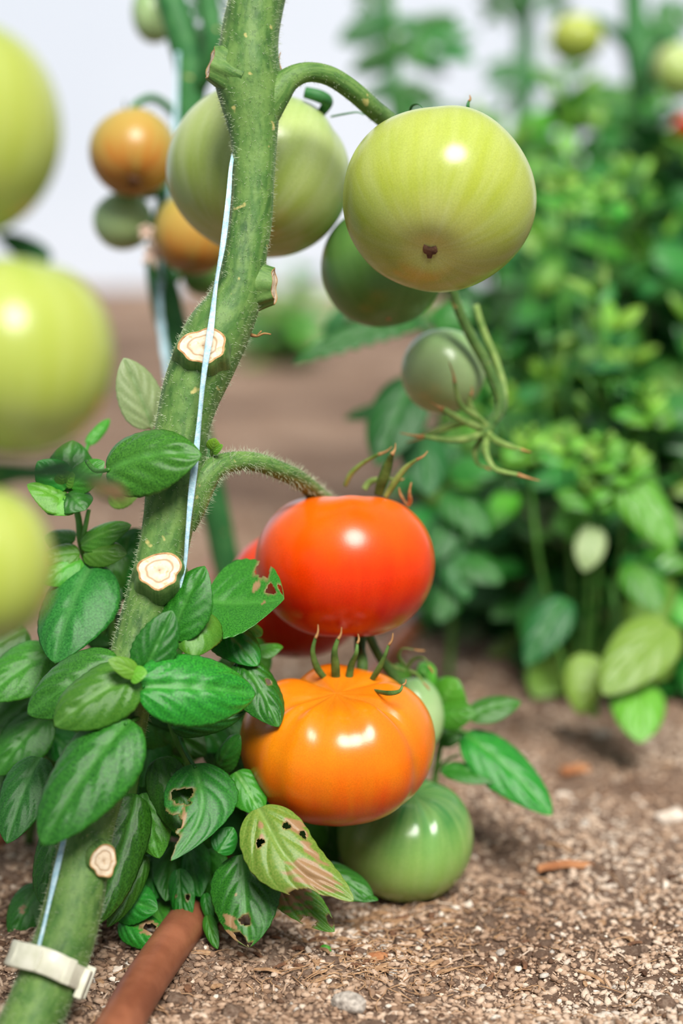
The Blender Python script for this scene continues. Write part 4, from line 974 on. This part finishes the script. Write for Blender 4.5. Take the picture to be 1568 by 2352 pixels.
rt = empty('basil_plant', tuple(G(1330, 1560)), 'basil shoots with crowded yellow-green tips in the middle of the right bush', 'basil plant')
rnd = random.Random(88)
for (x, y, d, sc_) in ((1385, 1010, 1.2, 1), (1300, 1000, 1.22, .9), (1440, 1040, 1.2, 1.1), (1350, 1090, 1.2, 1), (1210, 990, 1.22, .8), (1480, 900, 1.25, 1), (1380, 420, 1.35, 1), (1290, 400, 1.36, .9)):
    bstem(rt, [(1340 + (x - 1340) * .3, 1560, 1.28, 14), (1340 + (x - 1340) * .8, (1560 + y) / 2, d + .03, 12), (x, y, d, 9)], 'stem')
    for k in range(12):
        a = k * 2.4 + rnd.random(); l = (26 + 5.5 * k) * sc_; e = .15 + k * .05
        leaf(rt, (x + math.cos(a) * 5, y + k * 5, d), (x + math.cos(a) * l, y + k * 5 - l * (.75 - k * .09) , d - .4 * l / FPX * math.sin(a) * d * 1.4), l * .62, n=(math.cos(a) * .5, .9, .8), mat='basil_tip' if k < 8 else 'basil_bright', cup=.8, bend=.9, nt_=16, ns=10)

# ------------------------------------------------------------------ tomato plants behind
def back_plant(label, rows, leaves=(), name='tomato_plant'):
    root = empty(name, tuple(P(*rows[0][:3])), label, 'tomato plant')
    root.location.z = 0
    m_ = MB(); pxtube(m_, rows, n=60, seg=16, rough=.04, seed=3); m_.build('stem', M['stem_back'], root)
    return root
def lobed(parent, base, tip, wpx, n, mat='tomato_leaf'):
    """a compound tomato leaf: rachis and toothed leaflets"""
    B, T = P(*base), P(*tip); m_ = MB(); tube(m_, [(B, .0016), ((B + T) / 2, .0012), (T, .0006)], n=8, seg=7)
    lf = m_.build('leaf', M['basil_stem'], parent); N = V(*n); Y = (T - B); Ln = Y.length; Y.normalize(); X = Y.cross(N).normalized()
    rr = random.Random(int(base[0] * 7 + base[1])); wm = wpx * base[2] / FPX
    for k in range(7):
        if k == 6: b0, d0, s0 = B + Y * Ln * .78, Y, Ln * .4
        else:
            u = .22 + .26 * (k // 2); sd = 1 if k % 2 else -1; b0 = B + Y * Ln * u; d0 = (X * sd + Y * .55).normalized(); s0 = wm * (.6 - .1 * (k // 2))
        mw = frame(b0, b0 + d0 * s0, (N + Vector((rr.gauss(0, .35), rr.gauss(0, .35), rr.gauss(0, .35)))).normalized())
        v, f, ve, br, uv = leaf_geo(nt_=26, ns=12, width=.5, cup=.5, bend=.8, tooth=.2, seed=k, veins=5)
        MB().add(v, f, uv, 0, {'vein': ve, 'brown': br}).build('leaflet', M[mat], lf, mw=mw)
bl = back_plant('blurred dark green tomato stem behind the thick one at upper left', [(560, 1500, 1.22, 60), (500, 1200, 1.21, 64), (450, 980, 1.2, 66), (408, 800, 1.19, 72), (380, 690, 1.185, 72), (366, 600, 1.18, 62), (380, 500, 1.18, 60), (412, 380, 1.18, 62), (432, 260, 1.18, 66), (440, 170, 1.18, 74), (418, 80, 1.18, 76), (386, -20, 1.18, 66), (360, -120, 1.18, 60)])
def bstalk(parent, rows, name='fruit_stalk', mat='stem_back', w=1):
    m_ = MB(); pxtube(m_, rows, n=24, seg=10); return m_.build(name, M[mat], parent)
bstalk(bl, [(440, 210, 1.18, 50), (470, 170, 1.17, 46), (490, 100, 1.16, 44), (480, 20, 1.16, 50), (470, -60, 1.16, 50)])
bstalk(bl, [(420, 290, 1.18, 26), (390, 250, 1.18, 22), (350, 225, 1.17, 20), (312, 240, 1.15, 18), (306, 262, 1.14, 16)])
bstalk(bl, [(400, 400, 1.18, 24), (370, 440, 1.17, 20), (320, 452, 1.17, 16), (292, 452, 1.17, 14)])
bstalk(bl, [(400, 420, 1.18, 24), (420, 440, 1.17, 20), (444, 452, 1.15, 16)])
bstalk(bl, [(400, 640, 1.19, 24), (440, 600, 1.2, 18), (466, 590, 1.2, 16)])
bstalk(bl, [(400, 20, 1.19, 24), (370, -40, 1.22, 20), (352, -38, 1.25, 16)])
lobed(bl, (470, 40, 1.2), (500, 130, 1.2), 110, (0, .3, 1)); lobed(bl, (520, -40, 1.22), (450, 40, 1.22), 120, (0, .3, 1))
lobed(bl, (330, -30, 1.25), (400, 50, 1.25), 70, (0, .4, 1), 'basil_back')
for k, (x, y, s) in enumerate(((350, 585, 26), (336, 530, 18), (364, 560, 20))):
    m_ = MB()
    for q in range(5):
        a = q * 1.256 + k; pxtube(m_, [(x, y, 1.14, 8), (x + math.cos(a) * s * .6, y + math.sin(a) * s * .6, 1.135, 16), (x + math.cos(a) * s, y + math.sin(a) * s * 1.1 + 6, 1.135, 5)], n=8, seg=8, sq=.5)
    m_.build('withered_blossom', M['petal'], bl)
bstalk(bl, [(352, 600, 1.14, 8), (370, 640, 1.16, 10), (392, 660, 1.18, 12)])
br_ = back_plant('far tomato stem at upper right beside the pale fruit', [(1180, 760, 2.2, 40), (1190, 500, 2.15, 42), (1200, 250, 2.1, 44), (1206, 100, 2.1, 44), (1200, -80, 2.1, 44)])
lobed(br_, (1205, -60, 2.1), (1290, 30, 2.05), 120, (0, .2, 1)); lobed(br_, (1200, -50, 2.1), (1120, 40, 2.1), 120, (0, .2, 1)); lobed(br_, (1200, 120, 2.1), (1160, 240, 2.1), 140, (0, .3, 1), 'basil_back')
b2 = back_plant('thick blurred tomato stem behind the basil at the top right', [(1470, 760, 1.85, 70), (1478, 400, 1.8, 70), (1480, 220, 1.8, 74), (1466, 120, 1.8, 70), (1455, 0, 1.8, 52), (1450, -120, 1.8, 48)])
bstalk(b2, [(1470, 160, 1.8, 40), (1430, 90, 1.78, 34), (1370, 50, 1.76, 26), (1325, 52, 1.75, 22)]); bstalk(b2, [(1478, 200, 1.8, 34), (1520, 110, 1.7, 30), (1550, 96, 1.66, 24)])
bstalk(b2, [(1480, 330, 1.8, 30), (1520, 270, 1.76, 26), (1562, 255, 1.72, 18)])
lobed(b2, (1480, 230, 1.8), (1400, 330, 1.75), 120, (0, .5, 1), 'basil_back'); lobed(b2, (1490, 60, 1.8), (1590, 30, 1.8), 120, (0, .4, 1), 'basil_back'); lobed(b2, (1470, 240, 1.75), (1590, 220, 1.7), 100, (0, .7, .7), 'basil_bright')
b3 = back_plant('tomato plant with drooping dark leaf behind the arched fruit stalk', [(960, 760, 2.0, 30), (930, 500, 1.95, 32), (905, 260, 1.9, 32), (895, 100, 1.9, 34), (880, -80, 1.9, 34)])
lobed(b3, (900, -20, 1.75), (925, 270, 1.7), 260, (.2, .3, 1)); lobed(b3, (905, 60, 1.75), (1060, 130, 1.7), 200, (0, .6, 1), 'basil_back'); lobed(b3, (880, -60, 1.9), (830, 20, 1.9), 90, (0, .6, 1))
lobed(b3, (910, 200, 1.9), (1020, 280, 1.85), 110, (0, .6, 1), 'basil_back')

# ------------------------------------------------------------------ things lying on the soil
def crumb_mesh(kind, seed):
    rnd = random.Random(seed); phi = (1 + 5 ** .5) / 2
    v = [(-1, phi, 0), (1, phi, 0), (-1, -phi, 0), (1, -phi, 0), (0, -1, phi), (0, 1, phi), (0, -1, -phi), (0, 1, -phi), (phi, 0, -1), (phi, 0, 1), (-phi, 0, -1), (-phi, 0, 1)]
    f = [(0, 11, 5), (0, 5, 1), (0, 1, 7), (0, 7, 10), (0, 10, 11), (1, 5, 9), (5, 11, 4), (11, 10, 2), (10, 7, 6), (7, 1, 8), (3, 9, 4), (3, 4, 2), (3, 2, 6), (3, 6, 8), (3, 8, 9), (4, 9, 5), (2, 4, 11), (6, 2, 10), (8, 6, 7), (9, 8, 1)]
    A = np.array(v, float); A /= np.linalg.norm(A, axis=1)[:, None]; A *= (1 + np.array([rnd.uniform(-.28, .25) for _ in range(12)]))[:, None]
    return A, np.array(f)
def scatter(name, count, yr, rmin, rmax, stretch, flat, mats, seed, label, cat, sink=.3, power=2.2, tone=None):
    R = np.random.RandomState(seed); n = count
    u = R.rand(n); ys = 1 / (1 / yr[0] + (1 / yr[1] - 1 / yr[0]) * u); half = 785 / FPX * ys + .03; xs = (R.rand(n) * 2 - 1) * half
    rr = rmin + (rmax - rmin) * R.rand(n) ** power; z = gh(xs, ys)
    allv = []; allf = []; allt = []; base = [crumb_mesh(0, seed + k) for k in range(8)]
    for k in range(8):
        idx = np.arange(k, n, 8); A, F = base[k]; m = len(idx)
        yaw = R.rand(m) * 6.283; pit = R.randn(m) * .35
        st = stretch[0] + (stretch[1] - stretch[0]) * R.rand(m); S = np.stack([rr[idx] * st, rr[idx], rr[idx] * flat], 1)
        Q = A[None] * S[:, None, :]
        cp, spn = np.cos(pit)[:, None], np.sin(pit)[:, None]; x, y, zz = Q[..., 0] * cp - Q[..., 2] * spn, Q[..., 1], Q[..., 0] * spn + Q[..., 2] * cp
        cy, sy = np.cos(yaw)[:, None], np.sin(yaw)[:, None]; x, y = x * cy - y * sy, x * sy + y * cy
        W = np.stack([x + xs[idx][:, None], y + ys[idx][:, None], zz + (z[idx] + rr[idx] * flat * (1 - 2 * sink))[:, None]], -1)
        o = sum(len(a) for a in allv); allv.append(W.reshape(-1, 3)); allf.append((F[None] + (np.arange(m) * 12)[:, None, None] + o).reshape(-1, 3))
        t = np.where(R.rand(m) < .10, R.rand(m), np.clip(R.randn(m) * .12 + .44 + (vn(xs[idx] * 14, ys[idx] * 14, 31) - .5) * .55, .05, .72)) if tone is None else tone[0] + (tone[1] - tone[0]) * R.rand(m); allt.append(np.repeat(t, 12))
    Vv = np.concatenate(allv); Fv = np.concatenate(allf); me = bpy.data.meshes.new(name)
    me.vertices.add(len(Vv)); me.vertices.foreach_set('co', Vv.ravel()); me.loops.add(Fv.size); me.loops.foreach_set('vertex_index', Fv.ravel())
    me.polygons.add(len(Fv)); me.polygons.foreach_set('loop_start', np.arange(len(Fv)) * 3); me.polygons.foreach_set('loop_total', np.full(len(Fv), 3)); me.update(calc_edges=True)
    a = me.attributes.new('tone', 'FLOAT', 'POINT'); a.data.foreach_set('value', np.concatenate(allt).astype(np.float32)); me.materials.append(mats)
    return tag(link(name, me), label, cat, kind='stuff')
scatter('soil_crumbs', 84000, (.72, 2.0), .0003, .0022, (1, 1.8), .65, M['crumb'], 11, 'fine crumbs and grit covering the dry soil', 'soil crumbs', power=4.2)
scatter('soil_clods', 900, (.74, 1.9), .0016, .0050, (1, 1.6), .6, M['soil'], 14, 'irregular brown clods of dry soil half sunk in the bed', 'soil clods', sink=.45, power=2.6)
scatter('wood_splinters', 5200, (.72, 1.7), .0004, .0010, (3, 9), .5, M['crumb'], 12, 'tiny wood splinters and straw bits mixed into the soil', 'wood splinters', sink=.1, tone=(.15, .62))
def rock_mesh(name, mat, seed, sx, sy, sz, sub=3, amp=.25):
    import bmesh
    bm = bmesh.new(); bmesh.ops.create_icosphere(bm, subdivisions=sub, radius=1); rnd = random.Random(seed); o = [rnd.uniform(0, 9) for _ in range(3)]
    from mathutils import noise as mn
    for v in bm.verts:
        p = v.co.copy(); k = 1 + amp * mn.noise(p * 1.3 + Vector(o)) * 1.6 + amp * .5 * mn.noise(p * 3.4 + Vector(o))
        # planes knock corners flat
        v.co = Vector((p.x * sx, p.y * sy, p.z * sz)) * k
    me = bpy.data.meshes.new(name); bm.to_mesh(me); bm.free(); me.materials.append(mat); me.polygons.foreach_set('use_smooth', [sub > 2] * len(me.polygons)); return me
def chip_mesh(name, mat, seed, l, w_, t):
    rnd = random.Random(seed); N = 9; v = []; f = []
    for i in range(N + 1):
        u = i / N; ww = w_ / 2 * (.35 + .65 * math.sin(math.pi * min(1, max(.0, u * .9 + .08))) ** .5) * rnd.uniform(.85, 1.1); zc = .08 * l * math.sin(u * 3.1) + rnd.uniform(-.1, .1) * t
        off = rnd.uniform(-.1, .1) * w_
        for a, b in ((-ww, -t / 2), (-ww * .3, -t * .7), (ww, -t / 2), (ww * .95, t / 2), (ww * .2, t * .75), (-ww * .9, t / 2)): v.append(((u - .5) * l, a + off, zc + b))
    for i in range(N):
        for j in range(6): f.append((i * 6 + j, i * 6 + (j + 1) % 6, (i + 1) * 6 + (j + 1) % 6, (i + 1) * 6 + j))
    f += [tuple(range(6))[::-1], tuple(N * 6 + j for j in range(6))]
    return MB().add(v, f).mesh(name, mat, smooth=False)
def lay(name, me, px, py, rz, label, cat, group=None, dz=.3, tilt=0):
    p = G(px, py); z = float(gh(p.x, p.y)); ext = max(v.co.z for v in me.vertices)
    o = link(name, me); o.location = (p.x, p.y, z + ext * dz); o.rotation_euler = (tilt, 0, rz); return tag(o, label, cat, group)
lay('stone', rock_mesh('stone', M['stone'], 3, .0082, .0052, .0042), 800, 2318, -.55, 'grey speckled stone at the bottom edge of the picture', 'stone')
lay('stone', rock_mesh('stone', M['stone_pale'], 7, .0062, .0048, .0022), 1392, 2306, -.4, 'flat pale stone at lower right near the bottom edge', 'stone')
lay('stone', rock_mesh('stone', M['stone_pale'], 17, .0085, .0060, .0038), 1545, 1872, .2, 'pale blurred stone at the right edge', 'stone')
lay('stone', rock_mesh('stone', M['stone_pale'], 19, .0050, .0042, .0034), 1292, 1838, .2, 'rounded whitish stone right of the drooping basil leaf tip', 'stone')
lay('stone', rock_mesh('stone', M['stone_pale'], 23, .0055, .0050, .0036), 1380, 1680, .2, 'whitish blurred stone under the right basil bush', 'stone')
lay('bark_strip', chip_mesh('bark_strip', M['bark_orange'], 2, .030, .0052, .0022), 1300, 2004, .1, 'curved orange strip of bark on the soil at right', 'bark', dz=.5)
lay('bark_strip', chip_mesh('bark_strip', M['bark_orange'], 5, .018, .008, .003), 1320, 1770, .5, 'orange-brown bark flake behind the long basil leaf', 'bark', dz=.5)
lay('bark_strip', chip_mesh('bark_strip', M['bark_orange'], 8, .010, .007, .0016), 866, 2202, .5, 'small crumpled orange flake near the bottom', 'bark', dz=.5)
R = random.Random(5)
peb = [rock_mesh('pebble', m_, 40 + k, .0026 * a, .0021 * a, .0016 * a, 2, .35) for k, (m_, a) in enumerate(((M['stone_pale'], 1), (M['stone'], 1), (M['stone_pale'], .8), (M['crumb'], 1.1)))]
def ground_spot(R, y0, y1):
    y = 1 / (1 / y0 + (1 / y1 - 1 / y0) * R.random()); x = (R.random() * 2 - 1) * 780 / FPX * y; return x, y
for k in range(190):
    x, y = ground_spot(R, .79, 1.55); o = link('pebble', peb[k % 4]); s = R.uniform(.5, 1.05)
    o.location = (x, y, float(gh(x, y)) + .0006 * s); o.scale = (s, s, s * .85); o.rotation_euler = (R.uniform(-.4, .4), R.uniform(-.4, .4), R.uniform(0, 6.28)); tag(o, 'small pale pebble lying loose on the dry soil', 'pebble', 'pebbles strewn over the soil')
chips = [chip_mesh('wood_chip', m_, 60 + k, l, w_, t) for k, (m_, l, w_, t) in enumerate(((M['chip'], .010, .0032, .0007), (M['chip'], .007, .003, .0008), (M['chip_dark'], .009, .0022, .0010), (M['chip'], .013, .0024, .0006), (M['chip_dark'], .006, .003, .0012)))]
for k in range(170):
    if k < 80:
        p = G(R.gauss(800, 150), R.uniform(2080, 2250)); x, y = p.x, p.y
    else: x, y = ground_spot(R, .79, 1.5)
    o = link('wood_chip', chips[k % 5]); s = R.uniform(.6, 1.15); o.location = (x, y, float(gh(x, y)) + .0008); o.scale = (s, s, s); o.rotation_euler = (R.uniform(-.25, .25), R.uniform(-.25, .25), R.uniform(0, 6.28))
    tag(o, 'thin brown wood chip lying loose on the dry soil', 'wood chip', 'wood chips strewn over the soil')
straw = MB(); R = random.Random(9)
for k in range(420):
    if k < 260: p = G(R.gauss(860, 170), R.uniform(2060, 2290))
    else: p = G(R.uniform(200, 1560), R.uniform(1900, 2340))
    a = R.uniform(0, 6.28); l = R.uniform(.005, .018); q = []
    for j in range(4):
        x = p.x + math.cos(a) * l * j / 3; y = p.y + math.sin(a) * l * j / 3; a += R.uniform(-.35, .35); q.append((Vector((x, y, float(gh(x, y)) + .0011 + .0016 * math.sin(j) * R.random())), R.uniform(.00016, .00034)))
    tube(straw, q, n=8, seg=5)
tag(straw.build('straw', M['chip']), 'dry straw fibres scattered on the soil below the green tomato', 'straw', kind='stuff')
